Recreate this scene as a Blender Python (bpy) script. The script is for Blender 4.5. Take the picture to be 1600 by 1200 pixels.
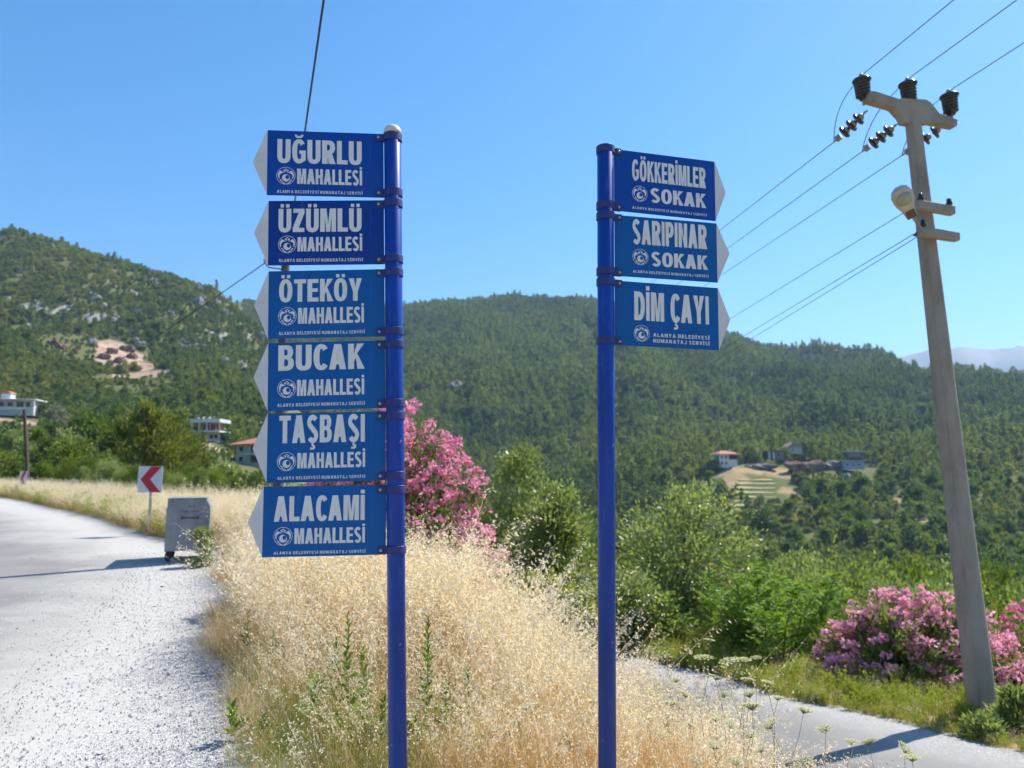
import bpy, math, random
import numpy as np
from mathutils import Vector, Matrix
from mathutils.geometry import tessellate_polygon

for _o in list(bpy.data.objects):
    bpy.data.objects.remove(_o)
SC = bpy.context.scene
COL = SC.collection
R = math.radians

# ------------------------------------------------------------------ camera, sky, sun, exposure
F = 1200.0                                   # focal length in pixels of a 1600 px wide frame
EYE = 1.6
PITCH = math.atan(148.0 / F)
SUN_EL, SUN_AZ = R(51), R(56)                # azimuth clockwise from +Y (the viewing direction)

cam_d = bpy.data.cameras.new('camera')
cam = bpy.data.objects.new('camera', cam_d)
COL.objects.link(cam)
cam.location = (0, 0, EYE)
cam.rotation_euler = (math.pi / 2 + PITCH, 0, 0)
cam_d.sensor_width = 36.0
cam_d.lens = 36.0 * F / 1600.0
cam_d.clip_start = 0.05
cam_d.clip_end = 40000
cam_d.dof.use_dof = True
cam_d.dof.focus_distance = 3.2
cam_d.dof.aperture_fstop = 3.4
SC.camera = cam

world = bpy.data.worlds.new('World')
SC.world = world
world.use_nodes = True
wn, wl = world.node_tree.nodes, world.node_tree.links
sky = wn.new('ShaderNodeTexSky')
sky.sky_type = 'NISHITA'
sky.sun_disc = False
sky.sun_elevation = SUN_EL
sky.sun_rotation = SUN_AZ
sky.altitude = 300
sky.air_density = 1.0
sky.dust_density = 0.4
sky.ozone_density = 3.0
hs = wn.new('ShaderNodeHueSaturation')       # the camera's vivid colour setting, evenly over the whole sky
hs.inputs['Hue'].default_value = 0.496
hs.inputs['Saturation'].default_value = 1.33
wl.new(sky.outputs['Color'], hs.inputs['Color'])
wl.new(hs.outputs['Color'], wn['Background'].inputs['Color'])
wn['Background'].inputs['Strength'].default_value = 0.118

sun_d = bpy.data.lights.new('sun', 'SUN')
sun_d.energy = 4.8
sun_d.angle = R(0.53)
sun_d.color = (1.0, 0.945, 0.85)
sun = bpy.data.objects.new('sun', sun_d)
COL.objects.link(sun)
sun.location = (30, 30, 60)
_dir = Vector((math.sin(SUN_AZ) * math.cos(SUN_EL), math.cos(SUN_AZ) * math.cos(SUN_EL), math.sin(SUN_EL)))
sun.rotation_euler = _dir.to_track_quat('Z', 'Y').to_euler()

SC.view_settings.view_transform = 'Standard'
SC.view_settings.look = 'None'
SC.view_settings.gamma = 1.0
SC.view_settings.use_curve_mapping = False
SC.view_settings.exposure = 0.87
SC.cycles.use_denoising = True
SC.cycles.denoiser = 'OPENIMAGEDENOISE'
SC.cycles.max_bounces = 5
SC.cycles.diffuse_bounces = 3
SC.cycles.glossy_bounces = 2
SC.cycles.transmission_bounces = 4
SC.cycles.volume_bounces = 0
SC.cycles.transparent_max_bounces = 6
SC.cycles.use_adaptive_sampling = True
SC.cycles.adaptive_threshold = 0.035
SC.render.use_persistent_data = False

CT, ST = math.cos(PITCH), math.sin(PITCH)
def tanphi(py):
    t = (600.0 - py) / F
    return (ST + t * CT) / (CT - t * ST)
def at(px, py, D):
    """world point seen at a pixel of the photograph at ground distance D"""
    t = (600.0 - py) / F
    w = D / (CT - t * ST)
    return Vector(((px - 800.0) / F * w, D, EYE + D * tanphi(py)))

# ------------------------------------------------------------------ helpers
def lin(r, g, b):
    f = lambda c: (c / 255.0 / 12.92) if c <= 10 else ((c / 255.0 + 0.055) / 1.055) ** 2.4
    return (f(r), f(g), f(b), 1.0)

class NT:
    def __init__(self, name):
        self.m = bpy.data.materials.new(name)
        self.m.use_nodes = True
        self.n = self.m.node_tree.nodes
        self.l = self.m.node_tree.links
        self.p = self.n['Principled BSDF']
        self.out = self.n['Material Output']
    def node(self, t, **kw):
        n = self.n.new(t)
        for k, v in kw.items():
            if k.startswith('i_'):
                n.inputs[k[2:]].default_value = v
            else:
                setattr(n, k, v)
        return n
    def link(self, a, b):
        self.l.new(a, b)
    def noise(self, scale, detail=4, rough=0.55, coord='Object', vec=None, stretch=None, dist=0.0):
        n = self.node('ShaderNodeTexNoise')
        n.inputs['Scale'].default_value = scale
        n.inputs['Detail'].default_value = detail
        n.inputs['Roughness'].default_value = rough
        n.inputs['Distortion'].default_value = dist
        if vec is None:
            tc = self.node('ShaderNodeTexCoord')
            vec = tc.outputs[coord]
        if stretch:
            mp = self.node('ShaderNodeMapping')
            mp.inputs['Scale'].default_value = stretch
            self.link(vec, mp.inputs['Vector'])
            vec = mp.outputs['Vector']
        self.link(vec, n.inputs['Vector'])
        return n.outputs['Fac']
    def pos(self):
        return self.node('ShaderNodeNewGeometry').outputs['Position']
    def ramp(self, fac, stops):
        r = self.node('ShaderNodeValToRGB')
        e = r.color_ramp.elements
        while len(e) < len(stops):
            e.new(0.5)
        for el, (p, c) in zip(e, stops):
            el.position = p
            el.color = c if hasattr(c, '__len__') else (c, c, c, 1)
        self.link(fac, r.inputs['Fac'])
        return r.outputs['Color']
    def mix(self, fac, a, b, typ='MIX'):
        m = self.node('ShaderNodeMix', data_type='RGBA', blend_type=typ)
        for sock, v in ((m.inputs[0], fac), (m.inputs[6], a), (m.inputs[7], b)):
            if hasattr(v, 'is_output'):
                self.link(v, sock)
            else:
                sock.default_value = v
        return m.outputs[2]
    def math(self, op, a, b=0.0, c=None, clamp=False):
        m = self.node('ShaderNodeMath', operation=op, use_clamp=clamp)
        for i, v in enumerate((a, b) if c is None else (a, b, c)):
            if hasattr(v, 'is_output'):
                self.link(v, m.inputs[i])
            else:
                m.inputs[i].default_value = v
        return m.outputs[0]
    def bump(self, h, strength=0.3, dist=0.01):
        b = self.node('ShaderNodeBump')
        b.inputs['Strength'].default_value = strength
        b.inputs['Distance'].default_value = dist
        self.link(h, b.inputs['Height'])
        self.link(b.outputs['Normal'], self.p.inputs['Normal'])
    def base(self, c):
        if hasattr(c, 'is_output'):
            self.link(c, self.p.inputs['Base Color'])
        else:
            self.p.inputs['Base Color'].default_value = c
    def set(self, rough=0.6, metal=0.0, spec=0.5):
        self.p.inputs['Roughness'].default_value = rough
        self.p.inputs['Metallic'].default_value = metal
        self.p.inputs['Specular IOR Level'].default_value = spec
        return self.m

def simple(name, c1, c2=None, scale=6.0, rough=0.6, metal=0.0, spec=0.4, bump=0.0, bscale=40.0, stretch=None):
    t = NT(name)
    if c2 is None:
        c2 = tuple(v * 0.75 for v in c1[:3]) + (1,)
    f = t.noise(scale, 5, 0.6, stretch=stretch)
    t.base(t.mix(t.ramp(f, [(0.3, 0.0), (0.7, 1.0)]), c1, c2))
    if bump:
        t.bump(t.noise(bscale, 4, 0.6, stretch=stretch), bump, 0.01)
    return t.set(rough, metal, spec)

def foliage(name, c1, c2, c3=None, transl=0.35, rough=0.55, patch=0.0, tint=(1.3, 1.3, 0.6, 1), spec=0.35):
    """c1..c3: range of leaf colours from plant to plant and leaf to leaf"""
    t = NT(name)
    oi = t.node('ShaderNodeObjectInfo')
    geo = t.node('ShaderNodeNewGeometry')
    f = t.math('ADD', t.math('MULTIPLY', oi.outputs['Random'], 0.6), t.math('MULTIPLY', geo.outputs['Random Per Island'], 0.4))
    stops = [(0.0, c1), (1.0, c2)] if c3 is None else [(0.0, c1), (0.5, c2), (1.0, c3)]
    col = t.ramp(f, stops)
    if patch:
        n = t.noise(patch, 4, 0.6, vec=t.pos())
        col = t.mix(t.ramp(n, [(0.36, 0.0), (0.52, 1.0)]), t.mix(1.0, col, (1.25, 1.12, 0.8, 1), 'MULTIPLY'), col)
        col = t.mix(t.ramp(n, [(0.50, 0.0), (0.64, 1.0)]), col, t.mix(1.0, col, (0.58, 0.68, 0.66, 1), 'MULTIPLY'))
    t.base(col)
    t.set(rough, 0, spec)
    tr = t.node('ShaderNodeBsdfTranslucent')
    t.link(t.mix(1.0, col, tint, 'MULTIPLY'), tr.inputs['Color'])
    mx = t.node('ShaderNodeMixShader')
    mx.inputs[0].default_value = transl
    t.link(t.p.outputs[0], mx.inputs[1])
    t.link(tr.outputs[0], mx.inputs[2])
    t.link(mx.outputs[0], t.out.inputs['Surface'])
    return t.m

def mesh_np(name, V, Fq, mats, mat_idx=None, smooth=False):
    """fast mesh from arrays: V (n,3), Fq list of (m,k) index arrays"""
    me = bpy.data.meshes.new(name)
    V = np.asarray(V, dtype=np.float32)
    Fq = [np.asarray(f, dtype=np.int32) for f in (Fq if isinstance(Fq, list) else [Fq]) if len(f)]
    loops = np.concatenate([f.ravel() for f in Fq])
    tot = np.concatenate([np.full(len(f), f.shape[1], dtype=np.int32) for f in Fq])
    start = np.concatenate([[0], np.cumsum(tot)[:-1]]).astype(np.int32)
    me.vertices.add(len(V)); me.vertices.foreach_set('co', V.ravel())
    me.loops.add(len(loops)); me.loops.foreach_set('vertex_index', loops)
    me.polygons.add(len(tot)); me.polygons.foreach_set('loop_start', start)
    if mat_idx is not None:
        me.polygons.foreach_set('material_index', np.asarray(mat_idx, dtype=np.int32))
    if smooth:
        me.polygons.foreach_set('use_smooth', np.ones(len(tot), dtype=bool))
    me.update(calc_edges=True)
    me.validate()
    for m in (mats if isinstance(mats, (list, tuple)) else [mats]):
        me.materials.append(m)
    return me

class MB:
    """collects simple shapes into one mesh"""
    def __init__(self):
        self.v, self.f, self.s = [], [], []
    def add(self, vs, fs, smooth=False):
        o = len(self.v)
        self.v += [tuple(v) for v in vs]
        self.f += [tuple(i + o for i in f) for f in fs]
        self.s += [smooth] * len(fs)
        return self
    def box(self, c, s, rot=None, bev=0.0):
        x, y, z = (k / 2 for k in s)
        M = Matrix.Translation(Vector(c)) @ (rot.to_4x4() if rot is not None else Matrix.Identity(4))
        if bev <= 0:
            vs = [(a * x, b * y, d * z) for d in (-1, 1) for b in (-1, 1) for a in (-1, 1)]
            fs = [(0, 2, 3, 1), (4, 5, 7, 6), (0, 1, 5, 4), (2, 6, 7, 3), (0, 4, 6, 2), (1, 3, 7, 5)]
        else:
            b_ = min(bev, x * .9, y * .9, z * .9)
            vs, idx = [], {}
            for a in (-1, 1):
                for b in (-1, 1):
                    for d in (-1, 1):
                        for k, p in enumerate(((a * x, b * (y - b_), d * (z - b_)), (a * (x - b_), b * y, d * (z - b_)), (a * (x - b_), b * (y - b_), d * z))):
                            idx[(a, b, d, k)] = len(vs); vs.append(p)
            fs = []
            for a in (-1, 1):
                q = [idx[(a, -1, -1, 0)], idx[(a, 1, -1, 0)], idx[(a, 1, 1, 0)], idx[(a, -1, 1, 0)]]; fs.append(q if a > 0 else q[::-1])
                q = [idx[(-1, a, -1, 1)], idx[(1, a, -1, 1)], idx[(1, a, 1, 1)], idx[(-1, a, 1, 1)]]; fs.append(q[::-1] if a > 0 else q)
                q = [idx[(-1, -1, a, 2)], idx[(1, -1, a, 2)], idx[(1, 1, a, 2)], idx[(-1, 1, a, 2)]]; fs.append(q if a > 0 else q[::-1])
            for a in (-1, 1):
                for b in (-1, 1):
                    fs.append([idx[(a, b, -1, 0)], idx[(a, b, -1, 1)], idx[(a, b, 1, 1)], idx[(a, b, 1, 0)]])
                    fs.append([idx[(a, -1, b, 0)], idx[(a, -1, b, 2)], idx[(a, 1, b, 2)], idx[(a, 1, b, 0)]])
                    fs.append([idx[(-1, a, b, 1)], idx[(-1, a, b, 2)], idx[(1, a, b, 2)], idx[(1, a, b, 1)]])
                    for d in (-1, 1):
                        fs.append([idx[(a, b, d, 0)], idx[(a, b, d, 1)], idx[(a, b, d, 2)]])
        return self.add([M @ Vector(v) for v in vs], fs)
    def tube(self, pts, rad, n=10, caps=True, smooth=True):
        pts = [Vector(p) for p in pts]
        if not hasattr(rad, '__len__'):
            rad = [rad] * len(pts)
        vs, fs = [], []
        up = None
        for i, p in enumerate(pts):
            d = (pts[min(i + 1, len(pts) - 1)] - pts[max(i - 1, 0)]).normalized()
            if up is None:
                up = Vector((0, 0, 1)) if abs(d.z) < 0.9 else Vector((1, 0, 0))
            a = d.cross(up).normalized()
            b = a.cross(d).normalized()
            up = b
            for k in range(n):
                th = 2 * math.pi * k / n
                vs.append(p + (a * math.cos(th) + b * math.sin(th)) * rad[i])
        for i in range(len(pts) - 1):
            for k in range(n):
                k2 = (k + 1) % n
                fs.append((i * n + k, i * n + k2, (i + 1) * n + k2, (i + 1) * n + k))
        self.add(vs, fs, smooth)
        if caps:
            self.add(vs[:n], [tuple(range(n))[::-1]]); self.add(vs[-n:], [tuple(range(n))])
        return self
    def lathe(self, prof, n=16, M=None, smooth=True):
        """prof: list of (radius, z)"""
        vs, fs = [], []
        for r, z in prof:
            for k in range(n):
                th = 2 * math.pi * k / n
                vs.append(Vector((r * math.cos(th), r * math.sin(th), z)))
        for i in range(len(prof) - 1):
            for k in range(n):
                k2 = (k + 1) % n
                fs.append((i * n + k, i * n + k2, (i + 1) * n + k2, (i + 1) * n + k))
        fs.append(tuple(range(n))[::-1]); fs.append(tuple((len(prof) - 1) * n + k for k in range(n)))
        if M is not None:
            vs = [M @ v for v in vs]
        return self.add(vs, fs, smooth)
    def prism(self, poly, y0, y1, M=None):
        """poly in XZ extruded along Y from y0 to y1"""
        n = len(poly)
        vs = [Vector((x, y0, z)) for x, z in poly] + [Vector((x, y1, z)) for x, z in poly]
        tri = tessellate_polygon([[Vector((x, z, 0)) for x, z in poly]])
        fs = [tuple(t) for t in tri] + [tuple(i + n for i in t)[::-1] for t in tri]
        fs += [(i, (i + 1) % n, (i + 1) % n + n, i + n) for i in range(n)]
        if M is not None:
            vs = [M @ v for v in vs]
        return self.add(vs, fs)
    def mesh(self, name, mat):
        me = bpy.data.meshes.new(name)
        me.from_pydata(self.v, [], self.f)
        me.polygons.foreach_set('use_smooth', self.s)
        me.materials.append(mat)
        import bmesh
        bm = bmesh.new(); bm.from_mesh(me)
        bmesh.ops.recalc_face_normals(bm, faces=bm.faces)
        bm.to_mesh(me); bm.free()
        me.update()
        return me
    def build(self, name, mat, parent=None, loc=(0, 0, 0), rot=(0, 0, 0)):
        return obj(name, self.mesh(name, mat), parent, loc, rot)

def obj(name, me, parent=None, loc=(0, 0, 0), rot=(0, 0, 0), scale=1.0):
    o = bpy.data.objects.new(name, me)
    COL.objects.link(o)
    o.parent = parent
    o.location = loc
    o.rotation_euler = rot
    o.scale = (scale,) * 3 if not hasattr(scale, '__len__') else scale
    return o
def empty(name, loc=(0, 0, 0), rot=(0, 0, 0)):
    o = obj(name, None, None, loc, rot)
    o.empty_display_size = 0.2
    return o
def tag(o, label=None, cat=None, group=None, kind=None):
    if label: o['label'] = label
    if cat: o['category'] = cat
    if group: o['group'] = group
    if kind: o['kind'] = kind
    return o
_ORD = 'first second third fourth fifth sixth seventh eighth ninth tenth eleventh twelfth thirteenth fourteenth fifteenth sixteenth seventeenth eighteenth nineteenth'.split()
def ordinal(i):
    """0 -> first ... as words"""
    n = i + 1
    if n < 20: return _ORD[n - 1]
    tens = ('twentieth', 'thirtieth', 'fortieth'), ('twenty', 'thirty', 'forty')
    return tens[0][n // 10 - 2] if n % 10 == 0 else tens[1][n // 10 - 2] + '-' + _ORD[n % 10 - 1]
def copy_tree(o, parent=None):
    c = o.copy(); COL.objects.link(c); c.parent = parent
    for ch in list(o.children):
        copy_tree(ch, c)
    return c

# value noise in numpy (two octave-able)
def vnoise(x, y, seed=0):
    xi, yi = np.floor(x).astype(np.int64), np.floor(y).astype(np.int64)
    xf, yf = x - xi, y - yi
    def h(a, b):
        n = (a * 374761393 + b * 668265263 + seed * 974711) & 0x7fffffff
        n = ((n ^ (n >> 13)) * 1274126177) & 0x7fffffff
        return ((n ^ (n >> 16)) & 0xffff) / 65535.0
    u, v = xf * xf * (3 - 2 * xf), yf * yf * (3 - 2 * yf)
    return (h(xi, yi) * (1 - u) + h(xi + 1, yi) * u) * (1 - v) + (h(xi, yi + 1) * (1 - u) + h(xi + 1, yi + 1) * u) * v
def fbm(x, y, oct=4, seed=0):
    s, a, t = 0.0, 1.0, 0.0
    for i in range(oct):
        s = s + a * vnoise(x * 2 ** i, y * 2 ** i, seed + i * 17); t += a; a *= 0.5
    return s / t
def sstep(a, b, x):
    t = np.clip((x - a) / (b - a), 0, 1)
    return t * t * (3 - 2 * t)
# ------------------------------------------------------------------ terrain
ROAD_EDGE = np.array([(-0.2, -6), (-0.7, 1.0), (-1.25, 3.2), (-1.67, 4.5), (-2.25, 6.2), (-2.95, 8.0), (-3.8, 10.5), (-4.7, 12.7), (-5.3, 14.6), (-6.6, 16.2), (-8.3, 17.9), (-12.0, 22.3), (-14.4, 24.8), (-20.8, 31.6), (-29, 38), (-42, 46), (-60, 55), (-90, 68)])
def edge_dist(x, y):
    """signed distance to the right/far border of the left road (positive on the verge side)"""
    P = np.stack([np.asarray(x, float).ravel(), np.asarray(y, float).ravel()], 1)
    best = np.full(len(P), 1e9); sgn = np.ones(len(P))
    for a, b in zip(ROAD_EDGE[:-1], ROAD_EDGE[1:]):
        d = b - a
        t = np.clip(((P - a) @ d) / (d @ d), 0, 1)
        q = P - (a + t[:, None] * d)
        dist = np.hypot(q[:, 0], q[:, 1])
        cr = d[0] * (P[:, 1] - a[1]) - d[1] * (P[:, 0] - a[0])
        m = dist < best
        best[m] = dist[m]; sgn[m] = np.where(cr[m] < 0, 1, -1)
    return (best * sgn).reshape(np.shape(x))
def far_edge_x(y):                       # far (right) border of the lower road
    y = np.asarray(y, float)
    return np.where(y < 14, 3.89 - 0.43 * (y - 8.16), 1.38 + 0.02 * (y - 14) + 0.012 * (y - 14) ** 2)
def low_z(y):
    return -1.05 - 0.08 * (np.asarray(y, float) - 8.16)
LW = 3.5
CTRL = {
    0: [(45, 758), (90, 735), (160, 700), (265, 648), (350, 600), (450, 545), (550, 480), (680, 405), (750, 364), (1000, 430)],
    200: [(45, 770), (90, 748), (160, 715), (250, 680), (350, 635), (430, 590), (520, 530), (620, 470), (740, 420), (1000, 480)],
    330: [(45, 785), (90, 762), (150, 738), (250, 688), (350, 640), (450, 590), (550, 530), (720, 458), (1000, 495)],
    420: [(45, 815), (90, 785), (180, 732), (280, 690), (400, 650), (520, 595), (680, 532), (900, 575), (1250, 474), (1700, 505)],
    520: [(45, 870), (90, 850), (200, 795), (350, 735), (500, 665), (600, 635), (750, 645), (1000, 560), (1300, 486), (1700, 510)],
    640: [(60, 970), (120, 940), (250, 865), (400, 765), (550, 690), (750, 610), (1000, 530), (1250, 487), (1700, 515)],
    800: [(60, 1050), (120, 1010), (250, 915), (350, 845), (450, 775), (600, 690), (800, 600), (1000, 530), (1250, 464), (1700, 500)],
    950: [(60, 1090), (120, 1040), (250, 935), (350, 845), (450, 748), (600, 672), (800, 592), (1000, 525), (1200, 480), (1600, 515)],
    1140: [(60, 1120), (120, 1070), (230, 955), (300, 865), (370, 778), (408, 727), (450, 716), (600, 665), (800, 597), (1000, 548), (1150, 524), (1600, 560)],
    1300: [(60, 1120), (120, 1065), (230, 955), (300, 855), (370, 780), (408, 732), (450, 720), (600, 670), (800, 607), (1050, 555), (1500, 595)],
    1600: [(60, 1115), (120, 1055), (230, 935), (300, 855), (380, 780), (450, 715), (600, 660), (800, 615), (980, 597), (1400, 645)],
}
CTRL[-900] = [(d, p + (8 if d > 400 else 0)) for d, p in CTRL[0]]
CTRL[2500] = [(d, p + 5) for d, p in CTRL[1600]]
_pts = np.array([((px - 800) / 400.0, math.log(d) * 2.5, tanphi(py)) for px, L in CTRL.items() for d, py in L])
def _solve():
    U = _pts[:, :2]
    K = np.linalg.norm(U[:, None] - U[None], axis=2)
    n = len(U)
    Pm = np.c_[np.ones(n), U]
    A = np.zeros((n + 3, n + 3)); A[:n, :n] = K - np.eye(n) * 0.02; A[:n, n:] = Pm; A[n:, :n] = Pm.T
    return np.linalg.solve(A, np.r_[_pts[:, 2], 0, 0, 0])
_W = _solve()
def far_z(x, y):
    x = np.asarray(x, float); y = np.asarray(y, float)
    sh = x.shape; x = x.ravel(); y = y.ravel()
    D = np.maximum(np.hypot(x * 0.6, y), 1.0)
    D = np.where(y > 0.5 * np.abs(x), np.maximum(y, 1.0), np.hypot(x, y) * 0.62)
    px = np.clip(np.where(y > 1, x / np.maximum(y, 1) * F, np.sign(x) * 1700), -1700, 1700)
    u = px / 400.0; v = np.log(np.clip(D, 40, 2200)) * 2.5
    out = np.empty(len(x))
    for s in range(0, len(x), 20000):
        e = slice(s, s + 20000)
        K = np.hypot(u[e, None] - _pts[None, :, 0], v[e, None] - _pts[None, :, 1])
        out[e] = K @ _W[:-3] + _W[-3] + u[e] * _W[-2] + v[e] * _W[-1]
    z = EYE + np.clip(D, 40, 2200) * out
    amp = np.clip((D - 120) / 500, 0, 1)
    for cpx, cD, rad in ((1215, 405, 75), (1180, 380, 45), (30, 262, 40), (326, 250, 40), (388, 183, 40)):      # levelled building plots
        amp = amp * (1 - np.exp(-(((x - (cpx - 800) / F * cD) / rad) ** 2 + ((y - cD) / rad) ** 2)))
    z = z + amp * ((fbm(x / 130, y / 130, 4, 3) - 0.5) * 26 + (fbm(x / 40, y / 40, 3, 9) - 0.5) * 7)
    # spurs and gullies running down the slopes
    right = sstep(-400, -250, px)
    a2 = right * sstep(450, 620, D) * (1 - sstep(1000, 1190, D)) + (1 - right) * 0.45 * sstep(330, 430, D) * (1 - sstep(620, 730, D))
    rdg = 1 - np.abs(fbm(x / 120 + 3 + (fbm(x / 200, y / 200, 2, 14) - 0.5), y / 520, 3, 123) - 0.5) * 5
    z = z + a2 * (np.clip(rdg, -0.6, 1) - 0.4) * 26
    return z.reshape(sh)
def near_z(x, y):
    x = np.asarray(x, float); y = np.asarray(y, float)
    z0 = 0.045 * np.maximum(0, np.minimum(y, 60) - 11)
    ed = edge_dist(x, y)
    z0 = z0 + np.where(ed > 0, 0.05 * sstep(0, 0.8, ed), -0.0)
    far_l = far_edge_x(y) - LW
    zr = low_z(y)
    wv = 1.5
    t = sstep(far_l - wv, far_l - 0.05, x)
    zv = z0 * (1 - t) + zr * t
    zs = zr + 0.03
    out = x - far_edge_x(y)
    drop = np.maximum(0, out - 2.6) * 0.42 + np.maximum(0, y - 15) * 0.20 * sstep(-1.5, 3, out + LW)
    z = np.where(x < far_l, zv, np.where(x < far_edge_x(y), zr, zs)) - drop
    # slight heaps on the verges
    bump = (fbm(x * 0.9, y * 0.9, 3, 5) - 0.5) * 0.22
    verge = np.clip(ed / 0.8, 0, 1) * np.where(x < far_l - 0.3, 1, np.where(out > 0.9, 1, 0))
    return z + bump * verge
def ground_z(x, y):
    x = np.asarray(x, float); y = np.asarray(y, float)
    d = np.hypot(x, y)
    b = sstep(24, 48, d)
    zn = near_z(x, y)
    if np.all(b <= 0):
        return zn
    return zn * (1 - b) + far_z(x, y) * b
def gz(x, y):
    return float(ground_z(np.array([x]), np.array([y]))[0])

# bare earth and rock on the far slopes, as masks over map positions
def px_of(x, y): return 800 + F * x / np.maximum(y, 1) * 1.0
def blob(x, y, cpx, D, rx, ry, seed=1):
    cx = (cpx - 800) / F * D
    n = fbm(x / 9.0, y / 9.0, 3, seed) - 0.5
    q = ((x - cx) / rx) ** 2 + ((y - D) / ry) ** 2 + n * 1.5
    return 1 - sstep(0.7, 1.1, q)
SCARS = [(82, 512, 12, 20), (108, 505, 8, 12), (160, 500, 9, 18), (180, 490, 15, 26), (190, 462, 15, 24), (212, 438, 13, 22), (236, 420, 10, 14), (310, 238, 6, 6), (50, 250, 20, 5), (312, 215, 7, 12)]
VBARE = [(1185, 404, 24, 6), (1235, 398, 16, 7), (1148, 392, 8, 12), (1250, 402, 14, 4), (1126, 380, 6, 8), (1228, 375, 5, 6), (1350, 392, 7, 4), (1392, 366, 5, 4), (1300, 384, 5, 4), (1432, 338, 4, 4), (1100, 402, 8, 4), (1580, 470, 18, 4), (915, 420, 6, 4)]
def scar_mask(x, y):
    m = np.zeros(np.shape(x))
    for i, s in enumerate(SCARS): m = np.maximum(m, blob(x, y, *s, seed=20 + i))
    return m
def vbare_mask(x, y):
    m = np.zeros(np.shape(x))
    for i, s in enumerate(VBARE): m = np.maximum(m, blob(x, y, *s, seed=40 + i))
    return m
def rock_mask(x, y):
    n = fbm(x / 26.0, y / 26.0, 4, 77)
    left = 1 - sstep(300, 460, px_of(x, y))
    return sstep(0.675, 0.72, n) * sstep(380, 480, y) * (0.25 + 0.75 * left)

def build_ground():
    az = np.unique(np.r_[np.linspace(-180, -60, 25), np.linspace(-60, -37, 30), np.linspace(-37, 37, 330), np.linspace(37, 60, 30), np.linspace(60, 180, 25)])
    az = np.radians(az[:-1])                     # closed ring
    rr = np.r_[np.linspace(1.0, 24, 90), np.geomspace(24.5, 300, 110), np.geomspace(304, 2300, 190), [2700, 3300]]
    A, Rr = np.meshgrid(az, rr, indexing='ij')
    X, Y = Rr * np.sin(A), Rr * np.cos(A)
    Z = ground_z(X, Y)
    _ed = edge_dist(X, Y)
    Z = Z - 0.06 * ((_ed < -0.35) & (_ed > -8.5) & (Y > -5) & (Rr < 90)) - 0.06 * ((X > far_edge_x(Y) - LW + 0.1) & (X < far_edge_x(Y) + 0.35) & (Y < 19) & (Y > -4))
    na, nr = A.shape
    V = np.stack([X, Y, Z], -1).reshape(-1, 3)
    i, j = np.meshgrid(np.arange(na), np.arange(nr - 1), indexing='ij')
    i2 = (i + 1) % na
    Q = np.stack([i * nr + j, i * nr + j + 1, i2 * nr + j + 1, i2 * nr + j], -1).reshape(-1, 4)
    c = len(V)
    V = np.vstack([V, [[0, 0, gz(0.0, 0.0)]]])
    T = np.stack([np.full(na, c), np.arange(na) * nr, ((np.arange(na) + 1) % na) * nr], -1)
    me = mesh_np('ground', V, [Q, T], M_ground, smooth=True)
    for nm, fn in (('scar', scar_mask), ('vbare', vbare_mask), ('rock', rock_mask)):
        a = me.attributes.new(nm, 'FLOAT', 'POINT')
        a.data.foreach_set('value', fn(V[:, 0], V[:, 1]).astype(np.float32))
    return tag(obj('ground', me), kind='structure')

def ground_material():
    t = NT('earth')
    p = t.pos()
    n1 = t.noise(0.6, 6, 0.6, vec=p); n2 = t.noise(0.02, 5, 0.6, vec=p); n3 = t.noise(7.0, 4, 0.7, vec=p)
    dry = t.mix(n3, (0.26, 0.19, 0.10, 1), (0.40, 0.31, 0.17, 1))
    grn = t.mix(n1, (0.085, 0.105, 0.034, 1), (0.155, 0.155, 0.062, 1))
    sep = t.node('ShaderNodeSeparateXYZ'); t.link(p, sep.inputs[0])
    dist = t.node('ShaderNodeVectorMath', operation='LENGTH'); t.link(p, dist.inputs[0])
    far = t.math('MULTIPLY', t.math('SUBTRACT', dist.outputs['Value'], 22.0), 0.05, clamp=True)
    c = t.mix(far, dry, grn)
    def att(nm):
        a = t.node('ShaderNodeAttribute'); a.attribute_name = nm
        return a.outputs['Fac']
    nr = t.noise(0.25, 6, 0.7, vec=p)
    rock = t.mix(nr, (0.20, 0.19, 0.18, 1), (0.46, 0.44, 0.41, 1))
    c = t.mix(att('rock'), c, rock)
    red = t.ramp(t.noise(0.16, 7, 0.7, vec=p), [(0.30, (0.16, 0.13, 0.10, 1)), (0.40, (0.33, 0.17, 0.10, 1)), (0.50, (0.42, 0.29, 0.21, 1)), (0.64, (0.45, 0.385, 0.33, 1))])
    c = t.mix(att('scar'), c, red)
    bare = t.ramp(t.noise(0.2, 5, 0.65, vec=p), [(0.3, (0.30, 0.19, 0.105, 1)), (0.7, (0.42, 0.33, 0.18, 1))])
    c = t.mix(att('vbare'), c, bare)
    t.base(c)
    t.bump(n1, 0.5, 0.08)
    return t.set(0.95, 0, 0.1)

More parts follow.
